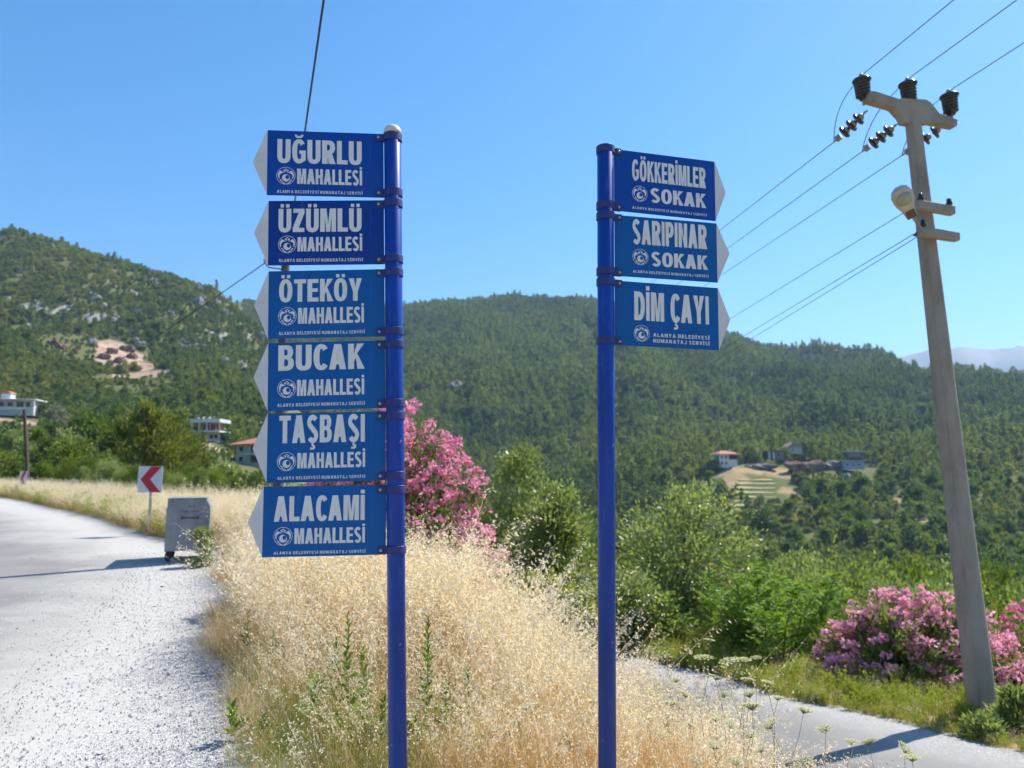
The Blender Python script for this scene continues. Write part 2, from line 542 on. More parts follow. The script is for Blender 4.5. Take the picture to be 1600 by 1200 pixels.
def gravel_nodes(t, p, sx=1.0):
    """limestone chippings: colour and relief of crushed stone"""
    vo = t.node('ShaderNodeTexVoronoi'); vo.inputs['Scale'].default_value = 78.0 * sx; t.link(p, vo.inputs['Vector'])
    vo2 = t.node('ShaderNodeTexVoronoi'); vo2.inputs['Scale'].default_value = 160.0 * sx; t.link(p, vo2.inputs['Vector'])
    s = t.node('ShaderNodeSeparateColor'); t.link(vo.outputs['Color'], s.inputs[0])
    col = t.ramp(s.outputs[0], [(0.0, (0.19, 0.195, 0.205, 1)), (0.22, (0.38, 0.36, 0.365, 1)), (0.6, (0.52, 0.51, 0.50, 1)), (1.0, (0.72, 0.70, 0.67, 1))])
    gap = t.ramp(vo.outputs['Distance'], [(0.25, 1.0), (0.75, 0.45)])
    col = t.mix(0.75, col, gap, 'MULTIPLY')
    h = t.math('ADD', t.math('MULTIPLY', vo.outputs['Distance'], -1.0), t.math('MULTIPLY', vo2.outputs['Distance'], -0.35))
    return col, h

def pavement_material(name, k=1.0):
    """old dusty asphalt running into limestone gravel; shared rule for where dust and chippings lie"""
    t = NT(name)
    p = t.pos()
    gcol, gh = gravel_nodes(t, p)
    a = t.node('ShaderNodeAttribute'); a.attribute_name = 'side'       # metres from the asphalt's border
    nz = t.noise(0.55, 5, 0.62, vec=p); nz2 = t.noise(4.0, 4, 0.6, vec=p)
    wob = t.math('ADD', a.outputs['Fac'], t.math('MULTIPLY', t.math('SUBTRACT', nz, 0.5), 2.2))
    wob = t.math('ADD', wob, t.math('MULTIPLY', t.math('SUBTRACT', nz2, 0.5), 0.5))
    grain = t.noise(110.0, 3, 0.7, vec=p)
    asp = t.mix(grain, (0.165, 0.158, 0.15, 1), (0.29, 0.28, 0.265, 1))
    asp = t.mix(t.ramp(nz, [(0.4, 0.0), (0.7, 0.5)]), asp, (0.36, 0.345, 0.325, 1))
    cr = t.node('ShaderNodeTexVoronoi', feature='DISTANCE_TO_EDGE'); cr.inputs['Scale'].default_value = 0.42
    cv = t.node('ShaderNodeVectorMath', operation='ADD'); t.link(p, cv.inputs[0])
    cn = t.node('ShaderNodeTexNoise'); cn.inputs['Scale'].default_value = 1.6; cn.inputs['Detail'].default_value = 5; t.link(p, cn.inputs['Vector'])
    t.link(cn.outputs['Color'], cv.inputs[1]); t.link(cv.outputs[0], cr.inputs['Vector'])
    crk = t.math('MULTIPLY', t.ramp(cr.outputs['Distance'], [(0.0, 1.0), (0.011, 0.0)]), t.ramp(nz, [(0.46, 0.0), (0.56, 0.8)]))
    asp = t.mix(crk, asp, (0.10, 0.097, 0.093, 1))
    pat = t.noise(0.9, 4, 0.6, vec=p)
    asp = t.mix(t.ramp(pat, [(0.45, 0.0), (0.72, 0.35)]), asp, (0.18, 0.175, 0.168, 1))
    dust = t.mix(grain, (0.44, 0.42, 0.385, 1), (0.56, 0.54, 0.495, 1))
    f1 = t.ramp(t.math('ADD', t.math('MULTIPLY', wob, 0.45), 0.55), [(0.0, 0.0), (1.0, 1.0)])      # asphalt -> dust
    f2 = t.ramp(t.math('ADD', t.math('MULTIPLY', wob, 0.8), -0.35), [(0.0, 0.0), (1.0, 1.0)])      # dust -> chippings
    speck = t.ramp(t.noise(45.0, 3, 0.7, vec=p), [(0.62, 0.0), (0.68, 1.0)])
    c = t.mix(f1, asp, dust)
    c = t.mix(t.math('MAXIMUM', f2, t.math('MULTIPLY', speck, t.math('MULTIPLY', f1, 0.8))), c, gcol)
    if k != 1.0: c = t.mix(t.math('SUBTRACT', 1.0, f2), c, t.mix(1.0, c, (k, k, k * 1.02, 1), 'MULTIPLY'))
    t.base(c)
    h = t.mix(f2, t.math('MULTIPLY', grain, 0.35), gh)
    t.bump(h, 0.7, 0.012)
    return t.set(0.9, 0, 0.2)

def strip(name, mat, xl, xr, ys, nx, zoff, attrs):
    """sheet between two borders given as functions of y"""
    ys = np.asarray(ys, float)
    s = np.linspace(0, 1, nx)
    X = xl[:, None] * (1 - s) + xr[:, None] * s
    Y = np.repeat(ys[:, None], nx, 1)
    return X, Y

def sheet(name, mat, X, Y, zoff, side):
    Z = ground_z(X, Y) + zoff
    ny, nx = X.shape
    V = np.stack([X, Y, Z], -1).reshape(-1, 3)
    i, j = np.meshgrid(np.arange(ny - 1), np.arange(nx - 1), indexing='ij')
    Q = np.stack([i * nx + j, i * nx + j + 1, (i + 1) * nx + j + 1, (i + 1) * nx + j], -1).reshape(-1, 4)
    me = mesh_np(name, V, Q, mat, smooth=True)
    a = me.attributes.new('side', 'FLOAT', 'POINT'); a.data.foreach_set('value', side.ravel().astype(np.float32))
    return tag(obj(name, me), kind='structure')

def offset_edge(d):
    """the road border polyline shifted d metres to the left"""
    P = ROAD_EDGE
    # dense resample
    seg = np.hypot(*np.diff(P, axis=0).T); s = np.r_[0, np.cumsum(seg)]
    q = np.r_[np.arange(0, 34, 0.25), np.arange(34, s[-1], 1.0)]
    x = np.interp(q, s, P[:, 0]); y = np.interp(q, s, P[:, 1])
    for _ in range(8):
        x[1:-1] = (x[:-2] + 2 * x[1:-1] + x[2:]) / 4; y[1:-1] = (y[:-2] + 2 * y[1:-1] + y[2:]) / 4
    tx, ty = np.gradient(x), np.gradient(y)
    l = np.hypot(tx, ty)
    return x - ty / l * d, y + tx / l * d

M_ground = ground_material()
ground = build_ground()
M_road = pavement_material('old_asphalt')
M_road2 = pavement_material('lane_asphalt', 0.62)
M_low = None
def build_roads():
    off_g = np.r_[np.linspace(-0.55, 2.2, 12)]
    ex = [offset_edge(d) for d in off_g]
    X = np.stack([e[0] for e in ex], 1); Y = np.stack([e[1] for e in ex], 1)
    wob = (fbm(X[:, 0] * 1.3, Y[:, 0] * 1.3, 3, 8) - 0.5) * 0.9
    X[:, 0] += wob * 0.9
    side = np.repeat((1.55 - off_g)[None], len(X), 0)
    sheet('gravel_shoulder', M_road, X, Y, 0.012, side)
    off_r = np.r_[np.linspace(1.5, 9.0, 24)]
    ex = [offset_edge(d) for d in off_r]
    X = np.stack([e[0] for e in ex], 1); Y = np.stack([e[1] for e in ex], 1)
    side = np.repeat((1.55 - off_r)[None], len(X), 0)
    sheet('road', M_road, X, Y, 0.017, side)
    # lower road
    ys = np.arange(-4, 20, 0.25)
    fx = far_edge_x(ys)
    s = np.linspace(0, 1, 14)
    XL = fx - LW - 0.12; XR = fx + 0.75 + (fbm(ys * 0.9, ys * 0 + 3, 3, 4) - 0.5) * 0.5
    X = XL[:, None] * (1 - s) + XR[:, None] * s
    Y = np.repeat(ys[:, None], 14, 1)
    side = X - (fx[:, None] - 0.55)
    side = np.maximum(side, (fx[:, None] - LW + 0.1) - X)
    sheet('lower_road', M_road2, X, Y, 0.014, side * 1.2)
build_roads()

def far_mountains():
    D = 5000.0
    prof = [(-2600, 640), (-1200, 610), (200, 600), (900, 600), (1200, 585), (1330, 562), (1400, 556), (1450, 545), (1500, 541), (1530, 545), (1570, 547), (1600, 544), (1680, 548), (1800, 556), (2100, 540), (2600, 566), (3400, 600)]
    pxs = np.linspace(-2600, 3400, 420)
    py = np.interp(pxs, [p[0] for p in prof], [p[1] for p in prof])
    rows = [(-700, None), (-480, 0.25), (-300, 0.55), (-130, 0.82), (0, 1.0), (200, 0.8), (500, 0.3), (800, None)]
    V = []
    for dy, k in rows:
        for px, p in zip(pxs, py):
            top = at(px, p, D)
            z = -60 if k is None else -60 + (top.z + 60) * k
            x = top.x
            n = (fbm(np.array([x / 240.0]), np.array([dy / 240.0 + 7]), 4, 31)[0] - 0.5)
            V.append((x, D + dy + n * 130, z + n * 140 * (0 if k is None else min(1, 1.25 - abs(k - 0.5)))))
    n = len(pxs); m = len(rows)
    i, j = np.meshgrid(np.arange(m - 1), np.arange(n - 1), indexing='ij')
    Q = np.stack([i * n + j, i * n + j + 1, (i + 1) * n + j + 1, (i + 1) * n + j], -1).reshape(-1, 4)
    mt = simple('far_rock', (0.16, 0.16, 0.12, 1), (0.30, 0.28, 0.25, 1), 0.004, 0.9)
    return tag(obj('mountains', mesh_np('mountains', V, Q, mt, smooth=True)), kind='structure')
far_mountains()
# ------------------------------------------------------------------ vegetation
def unit(a):
    return a / np.maximum(np.linalg.norm(a, axis=-1, keepdims=True), 1e-9)
def quads(C, A, B):
    """pointed leaf quads: base C, length vector A, half width vector B"""
    V = np.stack([C, C + A * 0.45 + B, C + A, C + A * 0.45 - B], 1).reshape(-1, 3)
    Q = np.arange(len(V)).reshape(-1, 4)
    return V, Q
def leaves(rng, C, dirs, length, width, jit=0.6):
    n = len(C)
    d = unit(dirs + rng.normal(0, jit, (n, 3)))
    s = unit(np.cross(d, rng.normal(0, 1, (n, 3))))
    L = length * rng.uniform(0.6, 1.3, (n, 1)); W = width * rng.uniform(0.7, 1.3, (n, 1))
    return quads(C, d * L, s * W * 0.5)
def np_tube(pts, rad, n=5):
    pts = np.asarray(pts, float); m = len(pts)
    d = unit(np.gradient(pts, axis=0))
    up = np.where(np.abs(d[:, 2:3]) < 0.9, np.array([[0, 0, 1.0]]), np.array([[1.0, 0, 0]]))
    a = unit(np.cross(d, up)); b = np.cross(a, d)
    th = np.linspace(0, 2 * np.pi, n, endpoint=False)
    V = pts[:, None] + (a[:, None] * np.cos(th)[None, :, None] + b[:, None] * np.sin(th)[None, :, None]) * np.asarray(rad)[:, None, None]
    i, k = np.meshgrid(np.arange(m - 1), np.arange(n), indexing='ij')
    k2 = (k + 1) % n
    Q = np.stack([i * n + k, i * n + k2, (i + 1) * n + k2, (i + 1) * n + k], -1).reshape(-1, 4)
    return V.reshape(-1, 3), Q
def join(parts):
    V, Q, o = [], [], 0
    for v, q in parts:
        V.append(v); Q.append(q + o); o += len(v)
    return np.vstack(V), np.vstack(Q)
def limb(rng, a, b, r0, r1, n=6, wob=0.08):
    t = np.linspace(0, 1, n)[:, None]
    a, b = np.asarray(a, float), np.asarray(b, float)
    L = np.linalg.norm(b - a)
    P = a * (1 - t) + b * t
    P[1:-1] += rng.normal(0, wob * L * 0.35, (n - 2, 3))
    P[:, 2] += (np.sin(t[:, 0] * np.pi) * 0.06 * L)
    return P, np.linspace(r0, r1, n)

def broad(seed, H, Rr, base=0.22, nl=7, nclump=60, per=14, ls=0.5, lw=0.3, rc=0.16, upright=0.0, conic=0.0):
    """uneven crown: lobes -> clumps -> leaves; returns trunk and crown arrays for a tree of height H, crown radius Rr"""
    rng = np.random.default_rng(seed)
    h0 = H * base
    lob = []
    for k in range(nl):
        th = rng.uniform(0, 2 * np.pi); u = rng.uniform(0.05, 0.95)
        wid = (1 - conic * u) * (0.35 + 0.65 * math.sin(math.pi * min(1, 0.18 + 0.8 * u)))
        rad = Rr * wid * rng.uniform(0.25, 0.72)
        lob.append((rad * math.cos(th), rad * math.sin(th), h0 + (H - h0) * u * 0.86, Rr * rng.uniform(0.30, 0.52) * (1 - conic * u * 0.6)))
    lob.append((0, 0, h0 + (H - h0) * 0.5, Rr * 0.55))
    lob.append((rng.normal(0, 0.1 * Rr), rng.normal(0, 0.1 * Rr), H - Rr * 0.30, Rr * 0.30 * (1 - 0.4 * conic)))
    lob = np.array(lob)
    k = rng.integers(0, len(lob), nclump)
    d = unit(rng.normal(0, 1, (nclump, 3)))
    rr = rng.uniform(0.35, 1.05, (nclump, 1)) ** 0.6
    cc = lob[k, :3] + d * rr * lob[k, 3:4] * np.array([1, 1, 0.85 + upright * 0.5])
    cc[:, 2] = np.maximum(cc[:, 2], h0 * 0.75)
    P = np.repeat(cc, per, 0)
    dd = rng.normal(0, 1, P.shape)
    C = P + dd * rc * Rr * 0.55
    axis = np.array([0, 0, h0 + (H - h0) * 0.45])
    D = unit(C - axis) * 0.7 + unit(dd) * 0.5 + np.array([0, 0, 0.25 + upright])
    crown = leaves(rng, C, D, ls, lw, 0.55)
    tr = []
    top = np.array([rng.normal(0, 0.05 * Rr), rng.normal(0, 0.05 * Rr), h0 + (H - h0) * 0.62])
    tr.append(np_tube(*limb(rng, (0, 0, -0.3), top, 0.035 * H * 0.6 + 0.02, 0.012 * H * 0.6, 8, 0.05), n=7))
    for (x, y, z, r_) in lob[:-1]:
        z0 = h0 * 0.7 + (z - h0 * 0.7) * rng.uniform(0.15, 0.5)
        tr.append(np_tube(*limb(rng, (0, 0, z0), (x, y, z), 0.016 * H * 0.6, 0.005 * H * 0.6), n=5))
    for c in cc[rng.permutation(nclump)[:min(nclump, 26)]]:
        j = np.argmin(np.linalg.norm(lob[:, :3] - c, axis=1))
        tr.append(np_tube(*limb(rng, lob[j, :3], c, 0.006 * H * 0.6, 0.002 * H * 0.6, 4), n=4))
    return join(tr), crown

def pine(seed, H, Rr, base=0.22, nwh=11, per_branch=10, ls=0.9, lw=0.3, tuft=1, lift=0.35):
    rng = np.random.default_rng(seed)
    tr, C, D = [], [], []
    lean = rng.normal(0, 0.02 * H, 2)
    top = np.array([lean[0], lean[1], H])
    tr.append(np_tube(*limb(rng, (0, 0, -0.3), top, 0.022 * H + 0.02, 0.01, 8, 0.02), n=6))
    for i in range(nwh):
        u = i / (nwh - 1)
        z = H * (base + (0.97 - base) * u ** 0.9)
        R_ = Rr * (1 - u) ** 0.62 * (0.55 + 0.45 * min(1, u * 4 + 0.3)) + 0.06 * Rr
        nb = rng.integers(4, 7) if u < 0.85 else 3
        for b in range(nb):
            if rng.random() < 0.10: continue
            th = rng.uniform(0, 2 * np.pi)
            L = R_ * rng.uniform(0.65, 1.25)
            end = np.array([math.cos(th) * L, math.sin(th) * L, z + L * rng.uniform(lift - 0.25, lift + 0.25)])
            st = np.array([lean[0] * z / H, lean[1] * z / H, z])
            P, rd = limb(rng, st, end, 0.006 * H, 0.002 * H, 5, 0.1)
            tr.append(np_tube(P, rd, n=4))
            tt = rng.uniform(0.25, 1.05, per_branch * tuft)
            base_p = st[None] + (end - st)[None] * tt[:, None]
            C.append(base_p + rng.normal(0, 0.05 * Rr + 0.10 * L, base_p.shape) * np.array([1, 1, 0.7]))
            D.append(np.repeat(unit((end - st)[None]) * 0.6 + np.array([[0, 0, 0.55]]), len(tt), 0))
    C, D = np.vstack(C), np.vstack(D)
    return join(tr), leaves(rng, C, D, ls, lw, 0.45)

M_bark = simple('bark', (0.13, 0.10, 0.075, 1), (0.07, 0.055, 0.04, 1), 9, 0.9, bump=0.6, bscale=30)
M_barkp = simple('pine_bark', (0.17, 0.10, 0.065, 1), (0.08, 0.055, 0.04, 1), 9, 0.9, bump=0.6, bscale=30)
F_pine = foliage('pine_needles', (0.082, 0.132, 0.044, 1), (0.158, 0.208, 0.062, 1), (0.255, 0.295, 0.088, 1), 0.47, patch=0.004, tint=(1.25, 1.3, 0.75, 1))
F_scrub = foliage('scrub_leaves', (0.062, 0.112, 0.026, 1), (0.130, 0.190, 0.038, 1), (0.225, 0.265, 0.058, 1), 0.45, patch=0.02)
F_oak = foliage('oak_leaves', (0.06, 0.105, 0.030, 1), (0.11, 0.165, 0.042, 1), (0.18, 0.225, 0.062, 1), 0.45, rough=0.45, spec=0.5)
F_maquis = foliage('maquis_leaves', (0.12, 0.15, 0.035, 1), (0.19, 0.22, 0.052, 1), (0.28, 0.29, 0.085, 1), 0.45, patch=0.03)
F_light = foliage('light_leaves', (0.16, 0.205, 0.065, 1), (0.225, 0.27, 0.10, 1), (0.30, 0.34, 0.15, 1), 0.5, rough=0.42, spec=0.6, tint=(1.25, 1.3, 0.7, 1))
F_young = foliage('young_pine_needles', (0.10, 0.135, 0.032, 1), (0.15, 0.18, 0.045, 1), (0.21, 0.225, 0.06, 1), 0.48)
F_fern = foliage('feather_leaves', (0.15, 0.25, 0.04, 1), (0.20, 0.31, 0.055, 1), (0.26, 0.36, 0.08, 1), 0.5)
F_olive = foliage('olive_leaves', (0.14, 0.15, 0.10, 1), (0.19, 0.20, 0.145, 1), (0.23, 0.24, 0.185, 1), 0.3)
F_oleander = foliage('oleander_leaves', (0.08, 0.125, 0.035, 1), (0.13, 0.18, 0.05, 1), (0.19, 0.225, 0.08, 1), 0.45)
F_pink = foliage('oleander_petals', (0.68, 0.17, 0.34, 1), (0.79, 0.33, 0.49, 1), (0.87, 0.55, 0.65, 1), 0.42, tint=(1.1, 0.95, 0.92, 1))

def tree_mesh(name, arr, mats):
    (tv, tq), (cv, cq) = arr
    V = np.vstack([tv, cv]); Q = np.vstack([tq, cq + len(tv)])
    mi = np.r_[np.zeros(len(tq), int), np.ones(len(cq), int)]
    return mesh_np(name, V, Q, mats, mi)

# far prototypes (unit: metres)
PINES = [tree_mesh('pine_tree', pine(s, h, r_, 0.16, 10, 7, 1.15, 0.55, lift=0.3), [M_barkp, F_pine]) for s, h, r_ in ((1, 9.5, 2.7), (2, 8.5, 2.9), (3, 11, 2.8), (4, 7.5, 2.6), (5, 12, 2.3), (6, 8, 3.4))]
BUSHES = [tree_mesh('shrub_tree', broad(s, h, r_, 0.10, 7, 58, 9, 0.75, 0.55, 0.2), [M_bark, f]) for s, h, r_, f in ((11, 4.6, 2.6, F_scrub), (12, 5.4, 2.5, F_scrub), (13, 3.8, 2.7, F_scrub), (14, 6.2, 2.9, F_oak), (15, 5.0, 2.9, F_oak))]
NBUSH = [tree_mesh('leafy_tree', broad(s, h, r_, 0.12, 11, 340, 36, 0.115, 0.065, 0.15, upright=u), [M_bark, f]) for s, h, r_, f, u in ((41, 4.2, 2.0, F_scrub, 0.1), (42, 5.2, 1.9, F_oak, 0.1), (43, 3.4, 1.9, F_light, 0.2), (44, 4.6, 2.2, F_scrub, 0), (45, 5.6, 1.7, F_light, 0.4))]
MAQUIS = [tree_mesh('shrub_tree', broad(s, h, r_, 0.05, 6, 46, 9, 0.55, 0.42, 0.22), [M_bark, F_maquis]) for s, h, r_ in ((61, 2.4, 1.8), (62, 2.0, 2.0), (63, 2.9, 1.7))]
MBUSH = [tree_mesh('leafy_tree', broad(s, h, r_, 0.12, 9, 150, 18, 0.34, 0.22, 0.17, upright=u), [M_bark, f]) for s, h, r_, f, u in ((21, 4.2, 2.3, F_scrub, 0), (22, 5.2, 2.2, F_oak, 0.1), (23, 3.4, 2.2, F_light, 0.2), (24, 4.6, 2.6, F_scrub, 0), (25, 5.6, 2.0, F_light, 0.5))]
MPINE = [tree_mesh('young_pine', pine(s, h, r_, 0.10, 14, 34, 0.42, 0.13, lift=0.45), [M_barkp, f]) for s, h, r_, f in ((31, 6.5, 1.9, F_young), (32, 5.5, 2.0, F_pine))]

def proto_collection(name, meshes):
    c = bpy.data.collections.new(name)
    for i, me in enumerate(meshes):
        o = bpy.data.objects.new('%s_%02d' % (name, i), me); c.objects.link(o)
    return c
def scatter(name, coll, pts, rot, scl, idx, label, cat):
    """one object of many instanced plants (geometry nodes)"""
    me = bpy.data.meshes.new(name)
    me.vertices.add(len(pts)); me.vertices.foreach_set('co', np.asarray(pts, np.float32).ravel())
    a = me.attributes.new('rot', 'FLOAT_VECTOR', 'POINT'); a.data.foreach_set('vector', np.asarray(rot, np.float32).ravel())
    a = me.attributes.new('scl', 'FLOAT_VECTOR', 'POINT')
    s3 = np.asarray(scl, np.float32); s3 = np.repeat(s3[:, None], 3, 1) if s3.ndim == 1 else s3
    a.data.foreach_set('vector', s3.ravel())
    a = me.attributes.new('idx', 'INT', 'POINT'); a.data.foreach_set('value', np.asarray(idx, np.int32))
    o = obj(name, me)
    g = bpy.data.node_groups.new(name, 'GeometryNodeTree')
    g.interface.new_socket('Geometry', in_out='INPUT', socket_type='NodeSocketGeometry')
    g.interface.new_socket('Geometry', in_out='OUTPUT', socket_type='NodeSocketGeometry')
    gi, go = g.nodes.new('NodeGroupInput'), g.nodes.new('NodeGroupOutput')
    ci = g.nodes.new('GeometryNodeCollectionInfo'); ci.inputs['Collection'].default_value = coll
    ci.inputs['Separate Children'].default_value = True; ci.inputs['Reset Children'].default_value = True
    ip = g.nodes.new('GeometryNodeInstanceOnPoints'); ip.inputs['Pick Instance'].default_value = True
    def na(nm, t):
        n = g.nodes.new('GeometryNodeInputNamedAttribute'); n.data_type = t; n.inputs['Name'].default_value = nm
        return n.outputs['Attribute']
    e2r = g.nodes.new('FunctionNodeEulerToRotation')
    g.links.new(na('rot', 'FLOAT_VECTOR'), e2r.inputs[0])
    g.links.new(gi.outputs[0], ip.inputs['Points']); g.links.new(ci.outputs[0], ip.inputs['Instance'])
    g.links.new(na('idx', 'INT'), ip.inputs['Instance Index']); g.links.new(e2r.outputs[0], ip.inputs['Rotation'])
    g.links.new(na('scl', 'FLOAT_VECTOR'), ip.inputs['Scale']); g.links.new(ip.outputs[0], go.inputs[0])
    md = o.modifiers.new('scatter', 'NODES'); md.node_group = g
    return tag(o, label, cat, kind='stuff')

rng0 = np.random.default_rng(5)
def sample_fan(px0, px1, D0, D1, dens, seed):
    """points on the map between two bearings and two distances, evenly spread (jittered cells)"""
    rng = np.random.default_rng(seed)
    x0, x1 = (px0 - 800) / F, (px1 - 800) / F
    A = 0.5 * (x1 - x0) * (D1 ** 2 - D0 ** 2)
    n = int(A * dens)
    y = np.sqrt(rng.uniform(D0 ** 2, D1 ** 2, n))
    x = y * rng.uniform(x0, x1, n)
    return x, y, rng
def thin(x, y, dmin_fn, seed=0):
    """keep points no closer than dmin (grid hash, greedy)"""
    keep = []
    cells = {}
    for i in range(len(x)):
        d = dmin_fn[i]; c = (int(x[i] // 4), int(y[i] // 4))
        ok = True
        for a in (-1, 0, 1):
            for b in (-1, 0, 1):
                for j in cells.get((c[0] + a, c[1] + b), ()):
                    if (x[i] - x[j]) ** 2 + (y[i] - y[j]) ** 2 < d * d: ok = False; break
                if not ok: break
            if not ok: break
        if ok:
            keep.append(i); cells.setdefault(c, []).append(i)
    return np.array(keep)

HOUSE_SPOTS = []     # (px, D, rx, ry): kept clear of trees
def house_clear(x, y):
    m = np.zeros(len(x), bool)
    for px, D, rx, ry in HOUSE_SPOTS:
        cx = (px - 800) / F * D
        m |= (np.abs(x - cx) < rx) & (y < D + 3) & (y > D - ry)
    return m
HOUSE_SPOTS += [(30, 262, 14, 30), (325, 250, 9, 16), (383, 183, 8, 12), (1138, 410, 8, 14), (1336, 405, 8, 16), (1335, 425, 8, 8), (1218, 418, 10, 7), (1258, 410, 12, 6), (1180, 400, 14, 38), (1195, 411, 16, 14), (1295, 411, 12, 14), (1244, 429, 8, 26), (1212, 421, 8, 20), (1338, 426, 9, 20)]

def build_forest():
    X, Y, K, S = [], [], [], []
    x, y, rng = sample_fan(-120, 1760, 130, 1420, 0.10, 101)
    px = px_of(x, y)
    # behind ridges nothing is seen: drop points well beyond the crest of their bearing
    crest = np.interp(px, [-120, 0, 330, 368, 372, 800, 950, 1140, 1300, 1600, 1760], [770, 770, 745, 750, 1330, 1290, 1235, 1190, 1085, 1010, 1000])
    ok = y < crest
    lo = np.interp(px, [-120, 400, 520, 640, 800, 950, 1760], [130, 130, 180, 300, 300, 215, 215])
    ok &= y > lo
    ok &= ~((px > 440) & (px < 590) & (y < 480))
    ok &= scar_mask(x, y) < 0.45
    ok &= (vbare_mask(x, y) < 0.4) | (rng.random(len(x)) < 0.06)
    ok &= (rock_mask(x, y) < 0.5) | (rng.random(len(x)) < 0.3)
    ok &= ~house_clear(x, y)
    x, y, px = x[ok], y[ok], px[ok]
    n = len(x)
    mix = fbm(x / 110, y / 110, 3, 55)
    right = sstep(420, 560, px)
    # pines on the far slope above the village line; scrub and oak elsewhere
    p_pine = np.where(right > 0.5, sstep(395, 440, y) * (0.93 - 0.5 * sstep(0.54, 0.64, mix)) + 0.05, 0.05 + 0.22 * sstep(0.50, 0.62, mix))
    is_p = rng.random(n) < p_pine
    p_maq = np.where(px < 420, 0.80 * sstep(200, 330, y) * (1 - 0.75 * sstep(0.50, 0.62, mix)) + 0.1, np.where(y > 430, 0.30, 0.22))
    is_m = ~is_p & (rng.random(n) < p_maq)
    s = np.where(is_p, rng.uniform(0.55, 1.25, n), np.where(is_m, rng.uniform(0.7, 1.5, n), rng.uniform(0.4, 1.25, n) * np.where(px < 420, 0.85, 1.0)))
    s *= np.where((~is_p) & (~is_m) & (rng.random(n) < 0.12), 1.4, 1.0)
    s *= np.where(is_p & (px < 420), 0.75, 1.0)
    for hpx, hD, hw, dep, k in ((30, 262, 15, 120, 0.36), (325, 250, 10, 110, 0.36), (383, 183, 9, 70, 0.4), (1180, 400, 15, 50, 0.45), (1240, 405, 34, 16, 0.55), (200, 420, 22, 70, 0.45), (95, 490, 16, 60, 0.5)):
        zone = (np.abs(x - (hpx - 800) / F * y) < hw) & (y < hD - 4) & (y > hD - dep)
        s = np.where(zone, s * k, s); is_p = is_p & ~zone
    gap = fbm(x / 22, y / 22, 3, 91)
    low_open = (right > 0.5) & (y < 400)
    k2 = (gap < np.where(low_open, 0.75, 0.82))
    x, y, px, is_p, is_m, s = x[k2], y[k2], px[k2], is_p[k2], is_m[k2], s[k2]
    d = np.where(is_p, 2.35, np.where(is_m, 1.9, 2.3)) * np.clip(s, 0.6, 1.2)
    kp = thin(x, y, d)
    x, y, px, is_p, is_m, s = x[kp], y[kp], px[kp], is_p[kp], is_m[kp], s[kp]
    z = ground_z(x, y) - 0.15
    n = len(x)
    rot = np.c_[rng.normal(0, 0.04, n), rng.normal(0, 0.04, n), rng.uniform(0, 6.28, n)]
    idx = np.where(is_p, rng.integers(0, len(PINES), n), np.where(is_m, len(BUSHES) + rng.integers(0, len(MAQUIS), n), rng.integers(0, len(BUSHES), n)))
    size = s / y
    w_ = rng.uniform(0.72, 1.25, n)
    s = np.c_[s * w_, s * w_, s * rng.uniform(0.78, 1.3, n)]
    return x, y, z, px, is_p, s, rot, idx, size

fx_, fy_, fz_, fpx_, fp_, fs_, frot_, fidx_, fsize_ = build_forest()
def place_forest():
    inview = (fpx_ > -20) & (fpx_ < 1620)
    # hidden behind the nearer trees, the sign column or the oleander: leave to the mass
    openv = inview & ~((fpx_ > 415) & (fpx_ < 600)) & ((fpx_ < 420) | (fy_ > 262))
    left = fpx_ < 420
    for nm, sel, meshes, lab, cat, grp, lim in (
        ('pine_tree', fp_ & openv & ~left, PINES, 'dark green pine in the dense wood on the far slope', 'pine tree', 'pines on the far wooded slope', 200),
        ('shrub_tree', ~fp_ & openv & ~left, BUSHES + MAQUIS, 'rounded green tree or shrub on the valley slope around the terraces', 'tree', 'trees and shrubs on the valley slope', 260),
        ('hill_pine', fp_ & openv & left, PINES, 'pine standing among scrub on the left hillside', 'pine tree', 'pines on the left hillside', 60),
        ('hillside_shrub', ~fp_ & openv & left, BUSHES + MAQUIS, 'rounded green shrub on the left hillside above the road', 'shrub', 'shrubs on the left hillside', 280)):
        ids = np.where(sel)[0]
        ids = ids[np.argsort(-fsize_[ids])][:lim]
        for i in ids:
            o = obj(nm, meshes[fidx_[i]], None, (fx_[i], fy_[i], fz_[i]), tuple(frot_[i]), tuple(fs_[i]))
            tag(o, lab, cat, grp)
        used[ids] = True
used = np.zeros(len(fx_), bool)
place_forest()
PC = proto_collection('forest_plant', PINES + BUSHES + MAQUIS)
_gi = np.where(fp_, fidx_, fidx_ + len(PINES))
for _nm, _sel, _lab in (('far_woodland', fpx_ >= 420, 'dense pine wood and scrub covering the far valley slope'), ('hillside_scrub', fpx_ < 420, 'green scrub and trees covering the left hillside')):
    _m = _sel & ~used
    scatter(_nm, PC, np.c_[fx_, fy_, fz_][_m], frot_[_m], fs_[_m], _gi[_m], _lab, 'woodland')
# ------------------------------------------------------------------ near trees and shrubs
def near_tree(name, label, cat, px, D, arr, mats, rotz=0.0, group=None, parts=('trunk', 'crown'), z=None):
    x = (px - 800) / F * D
    r_ = empty(name, (x, D, gz(x, D) - 0.05 if z is None else z), (0, 0, rotz))
    tag(r_, label, cat, group)
    obj(parts[0], mesh_np(parts[0], *arr[0], mats[0]), r_)
    obj(parts[1], mesh_np(parts[1], *arr[1], mats[1]), r_)
    return r_
def top_h(px, py, D):
    return at(px, py, D).z - gz((px - 800) / F * D, D)

